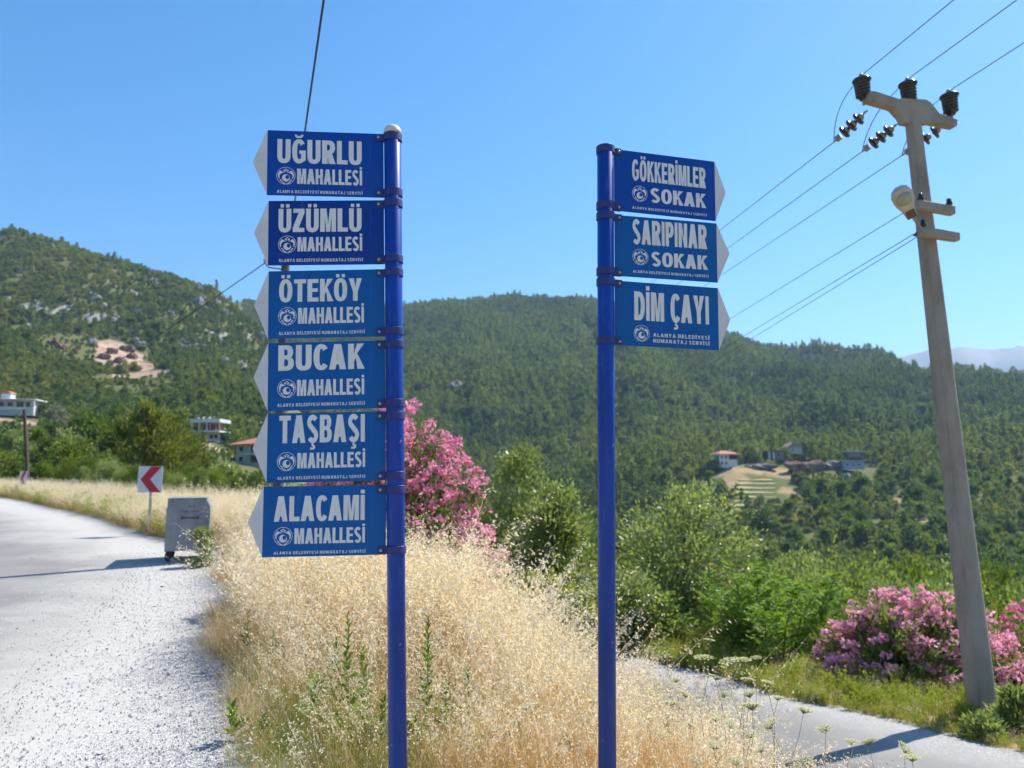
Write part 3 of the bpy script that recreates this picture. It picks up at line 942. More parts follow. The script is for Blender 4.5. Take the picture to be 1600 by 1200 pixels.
near_tree('leafy_tree', 'broad light green leafy tree right of the right post', 'tree', 1062, 16.0,
          broad(201, top_h(1062, 752, 16), 1.75, 0.16, 15, 420, 36, 0.10, 0.05, 0.13), (M_bark, F_light))
near_tree('leafy_tree', 'tall yellow green tree behind the dry grass, left of the right post', 'tree', 805, 20.0,
          broad(202, top_h(812, 692, 20), 1.95, 0.12, 14, 400, 36, 0.115, 0.06, 0.13, conic=0.5, upright=0.25), (M_bark, F_light))
near_tree('leafy_tree', 'slender leafy tree close to the left side of the right post', 'tree', 868, 18.0,
          broad(203, top_h(868, 742, 18), 1.6, 0.12, 13, 360, 36, 0.11, 0.058, 0.13, conic=0.45, upright=0.25), (M_bark, F_light))
near_tree('leafy_tree', 'green leafy tree behind both tall trees left of the right post', 'tree', 915, 24.0,
          broad(204, top_h(925, 830, 24), 2.1, 0.12, 11, 260, 26, 0.18, 0.10, 0.15), (M_bark, F_scrub))
near_tree('leafy_tree', 'green shrub below the broad leafy tree, beside the right post', 'tree', 985, 14.5,
          broad(205, top_h(985, 905, 14.5), 1.15, 0.1, 10, 240, 36, 0.09, 0.045, 0.15), (M_bark, F_light))
near_tree('leafy_tree', 'dark shrub between the pink oleander and the tall yellow green tree', 'tree', 762, 15.0,
          broad(206, top_h(790, 850, 15), 1.0, 0.1, 9, 170, 36, 0.14, 0.075, 0.15), (M_bark, F_oak))
near_tree('leafy_tree', 'dark shrub at the foot of the slender tree behind the dry grass', 'tree', 855, 13.5,
          broad(207, top_h(855, 905, 13.5), 1.0, 0.1, 9, 170, 36, 0.13, 0.07, 0.15), (M_bark, F_scrub))

def feather_shrub(seed, H, n=16):
    """young tree-of-heaven like shoots: upright stems with long feather-like leaves"""
    rng = np.random.default_rng(seed)
    tr, C, D = [], [], []
    for s in range(n):
        b = rng.normal(0, 0.35, 2)
        h = H * rng.uniform(0.55, 1.0)
        top = np.array([b[0] * 1.6, b[1] * 1.6, h])
        P, rd = limb(rng, (b[0] * 0.5, b[1] * 0.5, -0.1), top, 0.018, 0.006, 7, 0.03)
        tr.append(np_tube(P, rd, 5))
        for k in range(26):
            u = rng.uniform(0.18, 1.0) ** 0.8
            p = P[0] * (1 - u) + P[-1] * u
            th = rng.uniform(0, 6.28); L = (0.62 - 0.34 * u) * rng.uniform(0.7, 1.2)
            dr = np.array([math.cos(th), math.sin(th), 0.55 + 0.7 * u]); dr /= np.linalg.norm(dr)
            sd = np.cross(dr, [0, 0, 1]); sd /= np.linalg.norm(sd)
            for j in range(11):
                v = (j + 1) / 11
                q = p + dr * L * v + np.array([0, 0, -0.28 * L * v * v])
                for sg in (-1, 1):
                    C.append(q); D.append(sd * sg + dr * 0.55 + np.array([0, 0, -0.25]))
    C, D = np.array(C), np.array(D)
    return join(tr), leaves(rng, C, D, 0.095, 0.030, 0.18)
for k, (px, D, py, lab) in enumerate(((1188, 12.6, 880, 'bright green feathery shrub standing tallest beside the lower road'),
                                      (1232, 13.2, 905, 'bright green feathery shrub just right of the tallest feathery one'),
                                      (1150, 14.0, 915, 'feathery green shrub between the leafy tree and the tallest feathery shrub'),
                                      (1276, 13.5, 935, 'low feathery shrub beside the left end of the pink hedge'))):
    near_tree('feathery_shrub', lab, 'shrub', px, D, feather_shrub(300 + k, top_h(px, py, D), 15), (M_bark, F_fern), rotz=k * 1.3, group='feathery shrubs by the lower road', parts=('stem', 'foliage'))

def oleander(seed, Rx, Ry, H, nst=60, nfl=240, lf=1.0):
    rng = np.random.default_rng(seed)
    tr, LC, LD, FC, FD = [], [], [], [], []
    for i in range(nst):
        a = rng.uniform(0, 6.28); e = rng.uniform(0.15, 1.0) ** 0.6
        h = H * math.sqrt(max(0.06, 1 - (e * 0.93) ** 2)) * rng.uniform(0.86, 1.08)
        end = np.array([math.cos(a) * Rx * e, math.sin(a) * Ry * e, h])
        P, rd = limb(rng, (end[0] * 0.25, end[1] * 0.25, -0.1), end, 0.014, 0.004, 8, 0.06)
        tr.append(np_tube(P, rd, 5))
        m = int(46 * lf)
        u = rng.uniform(0.25, 1.0, m); j = np.clip((u * 7).astype(int), 0, 6)
        fr = (u * 7 - j)[:, None]
        q = P[j] * (1 - fr) + P[j + 1] * fr
        LC.append(q + rng.normal(0, 0.06, q.shape)); LD.append(np.tile(unit((P[-1] - P[0])[None]) * 0.6 + [[0, 0, 0.3]], (m, 1)) + rng.normal(0, 0.5, (m, 3)))
    ids = rng.integers(0, nst, nfl)
    for i in range(nfl):
        a = rng.uniform(0, 6.28); e = rng.uniform(0.0, 1.0) ** 0.55
        h = H * math.sqrt(max(0.0, 1 - (e * 0.97) ** 2)) * rng.uniform(0.72, 1.08)
        if rng.random() < 0.45: h *= rng.uniform(0.35, 1.0)
        c = np.array([math.cos(a) * Rx * e * 1.03, math.sin(a) * Ry * e * 1.03, max(h, 0.12)])
        m = rng.integers(14, 36); r_ = rng.uniform(0.04, 0.10)
        dv = unit(rng.normal(0, 1, (m, 3))); dv[:, 2] = np.abs(dv[:, 2]) - 0.25
        FC.append(c + dv * r_ * rng.uniform(0.5, 1, (m, 1))); FD.append(dv)
    crown = leaves(rng, np.vstack(LC), np.vstack(LD), 0.13, 0.022, 0.35)
    FCm, FDm = np.vstack(FC), np.vstack(FD)
    fl = leaves(rng, FCm, FDm, 0.050, 0.046, 0.9)
    return join(tr), crown, fl
def oleander_bush(label, px, D, args, z=None, rotz=0):
    x = (px - 800) / F * D
    r_ = tag(empty('oleander_bush', (x, D, gz(x, D)), (0, 0, rotz)), label, 'flowering bush', 'pink oleander bushes')
    st, lf, fl = oleander(*args)
    obj('stem', mesh_np('stem', *st, M_bark), r_)
    obj('foliage', mesh_np('foliage', *lf, F_oleander), r_)
    obj('blossom', mesh_np('blossom', *fl, F_pink), r_)
    return r_
oleander_bush('dense pink oleander bush behind the left sign column', 622, 10.0, (401, 1.36, 1.0, top_h(640, 670, 10), 95, 640, 2.0))
oleander_bush('broad pink oleander bush left of the concrete power pole', 1415, 10.9, (402, 1.38, 0.95, top_h(1415, 930, 10.9), 110, 520, 2.6))
oleander_bush('pink oleander bush at the right edge, behind the concrete power pole', 1590, 11.3, (403, 1.3, 0.9, top_h(1580, 950, 11.3), 95, 380, 2.6))
oleander_bush('small pink oleander between the feathery shrubs and the broad oleander', 1318, 11.4, (404, 0.55, 0.5, top_h(1318, 975, 11.4), 30, 60, 1.3))

# mid distance trees beyond the lower road, and the shrubs behind the left road
def mid_trees():
    rng = np.random.default_rng(77)
    spots, made = [], {}
    # (px, D, top y, mesh kind)
    for px, D, py, k in ((1130, 21, 905, 0), (1215, 24, 880, 2), (1262, 20, 892, 4), (1310, 23, 872, 2), (1365, 19, 905, 4), (1400, 26, 880, 0), (1440, 21, 915, 2), (1480, 24, 900, 0), (1530, 20, 935, 3), (1575, 24, 915, 1), (1620, 22, 930, 2), (1340, 31, 865, 1), (1440, 34, 870, 3), (1540, 36, 880, 0), (1180, 33, 865, 3), (1090, 30, 850, 1), (1010, 26, 880, 0), (1245, 29, 860, 4), (1300, 16, 930, 2), (1245, 17.5, 915, 2), (1190, 17.5, 905, 4), (1600, 30, 900, 3), (960, 30, 815, 1), (890, 34, 800, 0), (740, 30, 770, 1), (700, 36, 745, 0), (650, 26, 800, 3), (560, 24, 800, 3), (500, 26, 790, 0)):
        spots.append((px, D, py, k, 'right'))
    # left: behind the road's far verge
    for px, D, py, k in ((30, 46, 722, 0), (75, 44, 718, 3), (112, 38, 712, 0), (150, 36, 705, 3), (185, 33, 716, 2), (135, 31, 728, 4), (215, 30, 722, 0), (172, 48, 680, 1), (120, 52, 682, 3), (78, 60, 684, 1), (12, 60, 702, 3), (-20, 50, 705, 0), (40, 72, 682, 4), (230, 44, 690, 1), (262, 30, 730, 3), (290, 27, 738, 2), (318, 26, 742, 4), (345, 25, 745, 0), (372, 25, 738, 3), (400, 26, 736, 1), (300, 36, 722, 0), (340, 38, 728, 3), (420, 30, 742, 0), (450, 28, 745, 2), (160, 66, 662, 0), (105, 80, 668, 4), (200, 80, 660, 3), (60, 95, 668, 0), (140, 100, 642, 3), (250, 85, 668, 0), (385, 50, 738, 1), (190, 120, 632, 3), (20, 115, 670, 4), (285, 100, 668, 4), (360, 95, 722, 2), (330, 120, 706, 2), (410, 120, 735, 0)):
        spots.append((px, D, py, k, 'left'))
    for px, D, py, k, side in spots:
        x = (px - 800) / F * D
        g = gz(x, D)
        H = {0: 4.2, 1: 5.2, 2: 3.4, 3: 4.6, 4: 5.6}[k]
        s = max(0.25, (at(px, py, D).z - g) / H)
        sw = min(s, 1.15) if s > 1.15 else s
        o = obj('leafy_tree' if side == 'right' else 'roadside_shrub', (NBUSH if D < 40 else MBUSH)[k], None, (x, D, g - 0.1), (0, 0, rng.uniform(0, 6.28)), (sw, sw, s))
        made.setdefault((side, D < (26 if side == 'right' else 50)), []).append((px, o))
    for (side, front), L in made.items():
        L.sort(key=lambda q: q[0])
        for i, (px, o) in enumerate(L):
            if side == 'right':
                tag(o, 'leafy tree, %s from left in the %s row of the thicket below lower road' % (ordinal(i), 'front' if front else 'back'), 'tree', 'trees in the thicket below the lower road')
            else:
                tag(o, 'green shrub, %s from left in the %s row of shrubs behind the left road' % (ordinal(i), 'front' if front else 'back'), 'shrub', 'shrubs behind the left road')
mid_trees()
for px, D, py, k, lab in ((232, 40, 632, 0, 'tall yellow green young pine behind the red and white chevron sign'), (262, 43, 650, 0, 'leaning yellow green young pine right of the tall young pine'), (284, 46, 684, 0, 'young pine left of the white two storey house'), (205, 46, 660, 0, 'young pine left of the tall yellow green young pine'), (170, 38, 716, 1, 'low dark layered conifer left of the chevron sign')):
    x = (px - 800) / F * D; g = gz(x, D)
    arr = pine(500 + px, at(px, py, D).z - g, 1.75 if k == 0 else 1.6, 0.06, 17, 60, 0.40, 0.075, lift=0.75 if k == 0 else 0.1)
    near_tree('young_pine', lab, 'pine tree', px, D, arr, (M_barkp, F_young if k == 0 else F_oak), group='young pines behind the left road')
x = (70 + 20 - 800) / F * 240
near_tree('olive_tree', 'grey olive tree beside the white flat roofed villa', 'olive tree', 88, 243, broad(520, 7.5, 4.6, 0.18, 9, 140, 14, 0.8, 0.4, 0.17), (M_bark, F_olive))

# ------------------------------------------------------------------ grasses and weeds
def grass_mats():
    def g(name, c1, c2, c3, tr):
        return foliage(name, c1, c2, c3, tr, 0.6, tint=(1.12, 1.02, 0.8, 1))
    return (g('straw', (0.58, 0.41, 0.20, 1), (0.70, 0.53, 0.29, 1), (0.80, 0.66, 0.42, 1), 0.48),
            g('oat_husk', (0.82, 0.72, 0.52, 1), (0.87, 0.80, 0.64, 1), (0.90, 0.86, 0.75, 1), 0.5),
            g('green_blade', (0.17, 0.24, 0.045, 1), (0.26, 0.31, 0.07, 1), (0.40, 0.39, 0.13, 1), 0.5),
            g('rust_straw', (0.50, 0.26, 0.11, 1), (0.62, 0.38, 0.19, 1), (0.72, 0.50, 0.29, 1), 0.48))
M_straw, M_husk, M_blade, M_rust = grass_mats()
M_yellow = foliage('yellow_green_herb', (0.22, 0.29, 0.035, 1), (0.31, 0.36, 0.055, 1), (0.42, 0.43, 0.09, 1), 0.5)

def blade_strip(rng, base, top, w, bend, n=4):
    """thin tapering blade as a strip"""
    t = np.linspace(0, 1, n)
    P = base[None] * (1 - t)[:, None] + top[None] * t[:, None]
    P[:, :2] += bend[None] * (t ** 2)[:, None]
    P[:, 2] -= np.linalg.norm(bend) * 0.35 * t ** 2.5
    th = rng.uniform(0, np.pi)
    s = np.array([math.cos(th), math.sin(th), 0]) * w * 0.5
    wd = (1 - 0.75 * t)[:, None]
    V = np.concatenate([P - s * wd, P + s * wd])
    Q = np.array([(i, i + 1, n + i + 1, n + i) for i in range(n - 1)])
    return V, Q, P
def grass_clump(seed, nst, h0, h1, rad, w, spike=0, nblade=0, mats=(None, None, None), spread=0.25, blade_h=0.4, hang=0.5):
    rng = np.random.default_rng(seed)
    V, Q, MI, o = [], [], [], 0
    def put(v, q, m):
        nonlocal o
        V.append(v); Q.append(q + o); MI.append(np.full(len(q), m)); o += len(v)
    for i in range(nst):
        b = np.r_[rng.normal(0, rad, 2), -0.03]
        h = rng.uniform(h0, h1)
        tilt = rng.normal(0, spread, 2) * h
        bend = rng.normal(0, 0.18, 2) * h
        v, q, P = blade_strip(rng, b, b + np.r_[tilt, h], w * rng.uniform(0.8, 1.4), bend)
        put(v, q, 0)
        if spike:
            ns = rng.integers(int(spike * 0.6), int(spike * 1.3) + 1)
            u = rng.uniform(0.62, 1.02, ns)
            idx = np.clip((u * 3).astype(int), 0, 2)
            c = P[idx] + (P[np.minimum(idx + 1, 3)] - P[idx]) * (u * 3 - idx)[:, None]
            offd = rng.normal(0, 1, (ns, 3)) * np.array([0.028, 0.028, 0.012]) * (1.25 - u)[:, None] * 2.2
            c2 = c + offd
            d = np.c_[rng.normal(0, 0.5, (ns, 2)), np.full(ns, -hang)] + np.r_[bend, 0][None] * 1.2
            vv, qq = leaves(rng, c2, d, 0.029, 0.0085, 0.35)
            put(vv, qq, 1)
    for i in range(nblade):
        b = np.r_[rng.normal(0, rad * 1.2, 2), -0.02]
        h = blade_h * rng.uniform(0.4, 1.1)
        v, q, P = blade_strip(rng, b, b + np.r_[rng.normal(0, 0.35, 2) * h, h], w * 1.7, rng.normal(0, 0.45, 2) * h)
        put(v, q, 2)
    return mesh_np('grass_tuft', np.vstack(V), np.vstack(Q), list(mats), np.concatenate(MI))
OAT = [grass_clump(600 + i, 11, 0.60, 1.0, 0.07, 0.0028, 17, 8, (M_straw, M_husk, M_rust), 0.2, 0.45) for i in range(5)]
FINE = [grass_clump(620 + i, 20, 0.25, 0.6, 0.08, 0.0032, sp, 14, m_, 0.35, 0.34) for i, (sp, m_) in enumerate(((0, (M_rust, M_husk, M_straw)), (3, (M_straw, M_husk, M_rust)), (0, (M_rust, M_husk, M_rust)), (2, (M_straw, M_husk, M_straw)), (0, (M_husk, M_husk, M_straw)), (0, (M_straw, M_husk, M_blade))))]
STALK = [grass_clump(630 + i, 4, 0.75, 1.15, 0.05, 0.0055, 26, 3, (M_husk, M_husk, M_straw), 0.33, 0.5) for i in range(3)]
GREENG = [grass_clump(640 + i, 16, 0.22, 0.5, 0.08, 0.0045, 0, 22, (M_blade, M_husk, M_blade), 0.35, 0.32) for i in range(3)]
LITTER = [grass_clump(660 + i, 26, 0.10, 0.26, 0.12, 0.003, 0, 14, (M_straw, M_husk, M_rust), 1.1, 0.2) for i in range(3)]
SPIKY = [grass_clump(670 + i, 18, 0.3, 0.62, 0.09, 0.004, 12, 20, (M_straw, M_husk, M_blade), 0.25, 0.4, 0.1) for i in range(2)]
HERB = []
for i in range(3):
    _rng = np.random.default_rng(690 + i)
    _C, _D, _T = [], [], []
    for s in range(14):
        b = np.r_[_rng.normal(0, 0.07, 2), 0]; tp = b + np.r_[_rng.normal(0, 0.10, 2), _rng.uniform(0.25, 0.5)]
        _T.append(np_tube(*limb(_rng, b, tp, 0.003, 0.0015, 4, 0.03), n=3))
        u = _rng.uniform(0.15, 1, 26)[:, None]
        _C.append(b * (1 - u) + tp * u); _D.append(np.c_[_rng.normal(0, 1, (26, 2)), np.full(26, 0.9)])
    HERB.append(tree_mesh('herb_tuft', (join(_T), leaves(_rng, np.vstack(_C), np.vstack(_D), 0.055, 0.014, 0.3)), [M_blade, M_yellow]))

def grass_field():
    rng = np.random.default_rng(9)
    n = 66000
    x = rng.uniform(-8.5, 4.2, n); y = rng.uniform(2.6, 19, n)
    ed = edge_dist(x, y); fl = far_edge_x(y) - LW
    wv = (fbm(x * 1.2, y * 1.2, 3, 6) - 0.5) * 0.7
    ok = (ed + wv > 0.05) & (x < fl + 0.55 + wv * 0.6) & (y > 3.45)
    ok &= np.hypot(x + 0.42, y - 3.0) > 0.08
    # the trampled foot of the sign posts and the ground behind the bush line
    ok &= ~((y > 12.5) & (x > -1.8))
    x, y, ed, fl = x[ok], y[ok], ed[ok], fl[ok]
    thinp = 0.5 + 0.5 * sstep(0.36, 0.52, fbm(x * 1.5 + 3, y * 1.5, 3, 45))
    m = rng.random(len(x)) < thinp * np.where(y < 7, 1.0, np.where(y < 12, 0.65, 0.45))
    x, y, ed, fl = x[m], y[m], ed[m], fl[m]
    z = ground_z(x, y)
    near = sstep(4.2, 7.0, y)
    patch = fbm(x * 0.7, y * 0.7, 3, 61)
    fringe = np.clip(ed / 0.7, 0, 1)
    u = rng.random(len(x))
    grn = sstep(0.50, 0.62, fbm(x * 0.9 + 7, y * 0.9, 3, 33))
    p_oat = (0.08 + 0.50 * near * (0.3 + patch)) * (1 - 0.6 * grn)
    p_green = 0.05 + 0.42 * grn * (1 - 0.4 * near) + 0.30 * (1 - near) * sstep(0.4, -1.2, x) + 0.2 * (1 - fringe)
    p_st = 0.06 + 0.07 * near
    kind = np.where(u < p_oat, 0, np.where(u < p_oat + p_green, 2, np.where(u < p_oat + p_green + 0.13, 3, np.where(u < p_oat + p_green + 0.13 + p_st, 4, 1))))
    kind = np.where((fringe < 0.5) & ((kind == 0) | (kind == 4)), 1, kind)
    sc = np.choose(kind, [0.60 + 0.44 * near, 0.65 + 0.55 * near, 0.6 + 0.35 * near, 1.0 + 0 * near, 0.62 + 0.40 * near]) * rng.uniform(0.7, 1.2, len(x))
    sc *= 0.55 + 0.45 * fringe
    # taller stand along the crest of the verge
    sc *= 1 + 0.18 * sstep(0.5, 0.7, fbm(x * 0.5, y * 0.5, 2, 71)) * near
    bank = 1 - sstep(fl - 1.3, fl, x)
    sc *= 0.86 + 0.14 * bank
    n4 = len(OAT) + len(FINE) + len(GREENG) + len(LITTER) + len(SPIKY) + len(HERB)
    base = np.array([0, len(OAT), len(OAT) + len(FINE), len(OAT) + len(FINE) + len(GREENG), n4])
    cnt = np.array([len(OAT), len(FINE), len(GREENG), len(LITTER), len(STALK)])
    # neighbouring tufts of fine grass tend to be of one kind
    v = np.where(kind == 1, np.clip(fbm(x * 1.3, y * 1.3, 2, 88) * 1.6 - 0.3 + rng.normal(0, 0.16, len(x)), 0, 0.999), rng.random(len(x)))
    idx = base[kind] + (v * cnt[kind]).astype(int)
    rot = np.c_[rng.normal(0.0, 0.10, len(x)), rng.normal(0.03, 0.10, len(x)), rng.uniform(0, 6.28, len(x))]
    scatter('dry_grass', PG, np.c_[x, y, z], rot, sc, idx, 'tall dry straw coloured grass filling the verge between the roads', 'grass')
    # far verge of the left road
    n = 16000
    q = rng.uniform(17, 95, n)
    P = ROAD_EDGE; seg = np.hypot(*np.diff(P, axis=0).T); s = np.r_[0, np.cumsum(seg)]
    bx = np.interp(q, s, P[:, 0]); by = np.interp(q, s, P[:, 1])
    tx = np.interp(q + 0.5, s, P[:, 0]) - bx; ty = np.interp(q + 0.5, s, P[:, 1]) - by
    l = np.hypot(tx, ty) + 1e-9
    off = rng.uniform(0.02, 1, n) ** 1.2 * 3.6
    x = bx + ty / l * off; y = by - tx / l * off
    ok = (edge_dist(x, y) > 0.02) & (y > 14.5) & ~((np.abs(x + 5.9) < 1.0) & (y < 15.8))
    x, y, off = x[ok], y[ok], off[ok]
    n = len(x); u = rng.random(n)
    kind = np.where(u < 0.28, 0, np.where(u < 0.62, 1, np.where(u < 0.86, 4, 5)))
    base = np.array([0, len(OAT), 0, 0, len(OAT) + len(FINE) + len(GREENG) + len(LITTER), len(OAT) + len(FINE) + len(GREENG) + len(LITTER) + len(SPIKY)])
    cnt = np.array([len(OAT), len(FINE), 1, 1, len(SPIKY), len(HERB)])
    idx = base[kind] + (rng.random(n) * cnt[kind]).astype(int)
    sc = rng.uniform(0.7, 1.25, n) * np.where(kind == 0, 0.8, 1.0)
    scatter('roadside_grass', PG, np.c_[x, y, ground_z(x, y)], np.c_[rng.normal(0, 0.1, n), rng.normal(0, 0.1, n), rng.uniform(0, 6.28, n)], sc, idx, 'dry and green grass along the far side of the left road', 'grass')
    # far verge of the lower road
    n = 5200
    y = rng.uniform(4.5, 17, n); off = rng.uniform(0, 1, n) ** 1.3 * 3.4 + 0.62
    off += (fbm(y * 0.9, y * 0 + 3, 3, 4) - 0.5) * 0.5
    x = far_edge_x(y) + off
    ok = np.hypot(x - 5.3, y - 9.0) > 0.28
    x, y, off = x[ok], y[ok], off[ok]; n = len(x)
    u = rng.random(n); yl = sstep(6.5, 10.5, y)
    kind = np.where(u < 0.12, 0, np.where(u < 0.34 + 0.2 * (1 - yl), 1, np.where(u < 0.50 + 0.2 * (1 - yl), 2, 5)))
    sc = rng.uniform(0.5, 0.95, n) * (0.45 + 0.5 * np.clip(off / 1.8, 0, 1)) * (0.55 + 0.45 * sstep(8.3, 10.5, y)) * np.where(kind == 0, 0.6, 1.0)
    base[2] = len(OAT) + len(FINE); cnt[2] = len(GREENG)
    idx = base[kind] + (rng.random(n) * cnt[kind]).astype(int)
    scatter('lower_verge_grass', PG, np.c_[x, y, ground_z(x, y)], np.c_[rng.normal(0, 0.1, n), rng.normal(0, 0.1, n), rng.uniform(0, 6.28, n)], sc, idx, 'yellow green weeds and rusty dry grass along the lower road', 'grass')
PG = proto_collection('grass_plant', OAT + FINE + GREENG + LITTER + SPIKY + HERB + STALK)
grass_field()

# crushed stone lying loose on the shoulder near the camera
def stones():
    rng = np.random.default_rng(12)
    protos = []
    for i in range(6):
        bm = np.array([(1, 0, 0), (-1, 0, 0), (0, 1, 0), (0, -1, 0), (0, 0, 1), (0, 0, -1), (.6, .6, .5), (-.6, .6, .4), (.6, -.6, .5), (-.6, -.6, .5)], float)
        bm = bm * rng.uniform(0.6, 1.15, (len(bm), 1)) * np.array([1, 0.8, 0.6])
        import bmesh
        b = bmesh.new()
        for v in bm: b.verts.new(v)
        bmesh.ops.convex_hull(b, input=b.verts)
        me = bpy.data.meshes.new('stone'); b.to_mesh(me); b.free()
        me.materials.append(M_stone)
        protos.append(me)
    pc = proto_collection('stone', protos)
    n = 40000
    y = 3.0 + 12 * rng.random(n) ** 1.7
    x0 = np.interp(y, ROAD_EDGE[:, 1], ROAD_EDGE[:, 0])
    x = x0 + 0.35 - rng.random(n) ** 1.15 * 3.4
    dens = np.interp(x0 - x, [-0.4, 0, 1.6, 2.6, 3.2], [0.5, 1, 0.9, 0.28, 0.08]) * (0.45 + fbm(x * 1.1, y * 1.1, 3, 2))
    ok = (rng.random(n) < dens)
    x, y = x[ok], y[ok]; n = len(x)
    sc = 0.0045 * np.exp(rng.normal(0.1, 0.42, n))
    scatter('gravel', pc, np.c_[x, y, ground_z(x, y) + 0.016 + sc * 0.2], rng.uniform(0, 6.28, (n, 3)), sc, rng.integers(0, 6, n), 'pale grey crushed stone scattered over the road shoulder', 'gravel')
def stone_mat():
    t = NT('limestone_chip')
    oi = t.node('ShaderNodeObjectInfo')
    t.base(t.ramp(oi.outputs['Random'], [(0.0, (0.24, 0.245, 0.25, 1)), (0.25, (0.40, 0.40, 0.405, 1)), (0.65, (0.53, 0.525, 0.515, 1)), (1.0, (0.72, 0.70, 0.67, 1))]))
    return t.set(0.85, 0, 0.2)
M_stone = stone_mat()
stones()

# leafy weeds, each leaf its own piece
M_leaf = foliage('weed_leaf', (0.10, 0.17, 0.03, 1), (0.15, 0.23, 0.045, 1), (0.22, 0.28, 0.06, 1), 0.4)
def leaf_piece(L, W):
    P = [(0, 0, 0), (L * .3, W * .5, .01), (L * .3, 0, -.004), (L * .3, -W * .5, .01), (L * .7, W * .42, .012), (L * .7, 0, 0), (L * .7, -W * .42, .012), (L, 0, -.015)]
    me = bpy.data.meshes.new('leaf')
    me.from_pydata(P, [], [(0, 2, 1), (0, 3, 2), (1, 2, 5, 4), (2, 3, 6, 5), (4, 5, 7), (5, 6, 7)])
    me.materials.append(M_leaf)
    for p in me.polygons: p.use_smooth = True
    return me
LEAF = leaf_piece(0.075, 0.02); LEAFB = leaf_piece(0.15, 0.055)
def weed(label, px, py, D, H, n, big=False, seed=0):
    rng = np.random.default_rng(seed)
    top = at(px, py, D)
    base = Vector((top.x, D, gz(top.x, D)))
    H = max(H, 0.0) or (top.z - base.z)
    r_ = tag(empty('leafy_weed', base), label, 'weed', 'green weeds in the dry grass')
    P, rd = limb(rng, (0, 0, -0.03), (rng.normal(0, 0.03), rng.normal(0, 0.03), H), 0.005, 0.002, 6, 0.02)
    obj('stem', mesh_np('stem', *np_tube(P, rd, 5), M_blade), r_)
    for i in range(n):
        u = 0.2 + 0.8 * (i + 0.5) / n
        j = min(int(u * 5), 4); p = P[j] + (P[j + 1] - P[j]) * (u * 5 - j)
        s = (1.15 - 0.75 * u) * rng.uniform(0.8, 1.2)
        obj('leaf', LEAFB if big else LEAF, r_, tuple(p), (rng.normal(0, 0.3), -0.35 - 0.7 * u + rng.normal(0, 0.2), i * 2.4 + rng.normal(0, 0.3)), s * (1.0 if big else 1.25))
    return r_
weed('green leafy weed at the gravel edge, left of the bottom sign plate', 384, 960, 6.6, 0, 30, seed=1)
weed('tall green weed just right of the left post', 668, 965, 4.6, 0, 34, seed=2)
weed('broad leaved weed low in the dry grass left of the left post', 486, 1056, 4.9, 0, 16, True, seed=3)
weed('green weed standing close to the left side of the left post', 548, 960, 4.8, 0, 30, seed=4)
weed('pale green weed at the foot of the left post', 575, 1010, 4.5, 0, 26, seed=5)
weed('low green weed between the two posts near the left one', 690, 1075, 4.5, 0, 22, seed=6)
weed('thin green weed in the middle of the dry grass', 525, 1000, 5.3, 0, 24, seed=7)

for _k, (_px, _py, _D, _n, _b, _lab) in enumerate(((372, 1105, 4.9, 18, True, 'broad leaved weed at the gravel edge near the lower left corner of the grass'), (420, 1120, 4.8, 24, False, 'low weed in the grass near the gravel, below the lowest left plate'), (455, 1150, 4.6, 24, False, 'low green weed in the grass at the bottom, left of the left post'), (520, 1130, 4.6, 18, True, 'broad leaved weed at the bottom, midway between gravel and left post'), (590, 1090, 4.4, 26, False, 'green weed brushing the lower left side of the left post'),
        (650, 1125, 4.4, 20, True, 'broad leaved weed at the bottom right beside the left post'), (735, 1050, 4.9, 26, False, 'green weed in the dry grass a little right of the left post'), (430, 985, 6.0, 24, False, 'green weed below the lowest left plate, left of its middle'), (505, 905, 7.5, 26, False, 'green weed just under the lowest left plate'), (800, 1130, 4.5, 22, False, 'low green weed at the bottom midway between the posts'), (880, 1150, 4.4, 22, False, 'low green weed at the bottom close to the right post'), (1045, 1120, 4.9, 22, False, 'green weed just right of the foot of the right post'))):
    weed(_lab, _px, _py, _D, 0, _n, _b, seed=40 + _k)
# flat white umbels on thin stems
M_umbel = foliage('umbel_white', (0.62, 0.64, 0.46, 1), (0.72, 0.72, 0.56, 1), (0.78, 0.76, 0.62, 1), 0.35)
M_stalk = simple('stalk', (0.16, 0.19, 0.07, 1), (0.24, 0.22, 0.10, 1), 10, 0.7)
def umbel_arr(seed, Rr):
    rng = np.random.default_rng(seed)
    tr, C, D = [], [], []
    for i in range(26):
        th = i * 2.399; e = math.sqrt((i + 0.5) / 26)
        end = np.array([math.cos(th) * Rr * e, math.sin(th) * Rr * e, Rr * (0.62 - 0.16 * e * e)])
        tr.append(np_tube(*limb(rng, (0, 0, 0), end, 0.0012, 0.0008, 3, 0.03), n=3))
        m = 16
        d = rng.normal(0, 1, (m, 3)) * np.array([1, 1, 0.2])
        C.append(end + d * Rr * 0.06); D.append(np.c_[rng.normal(0, 1, (m, 2)), np.full(m, 0.35)])
    return join(tr), leaves(rng, np.vstack(C), np.vstack(D), Rr * 0.11, Rr * 0.09, 0.4)
UMB = [umbel_arr(700 + i, 0.042) for i in range(3)]
UMB_T = [mesh_np('ray', *u[0], M_stalk) for u in UMB]
UMB_F = [mesh_np('umbel', *u[1], M_umbel) for u in UMB]
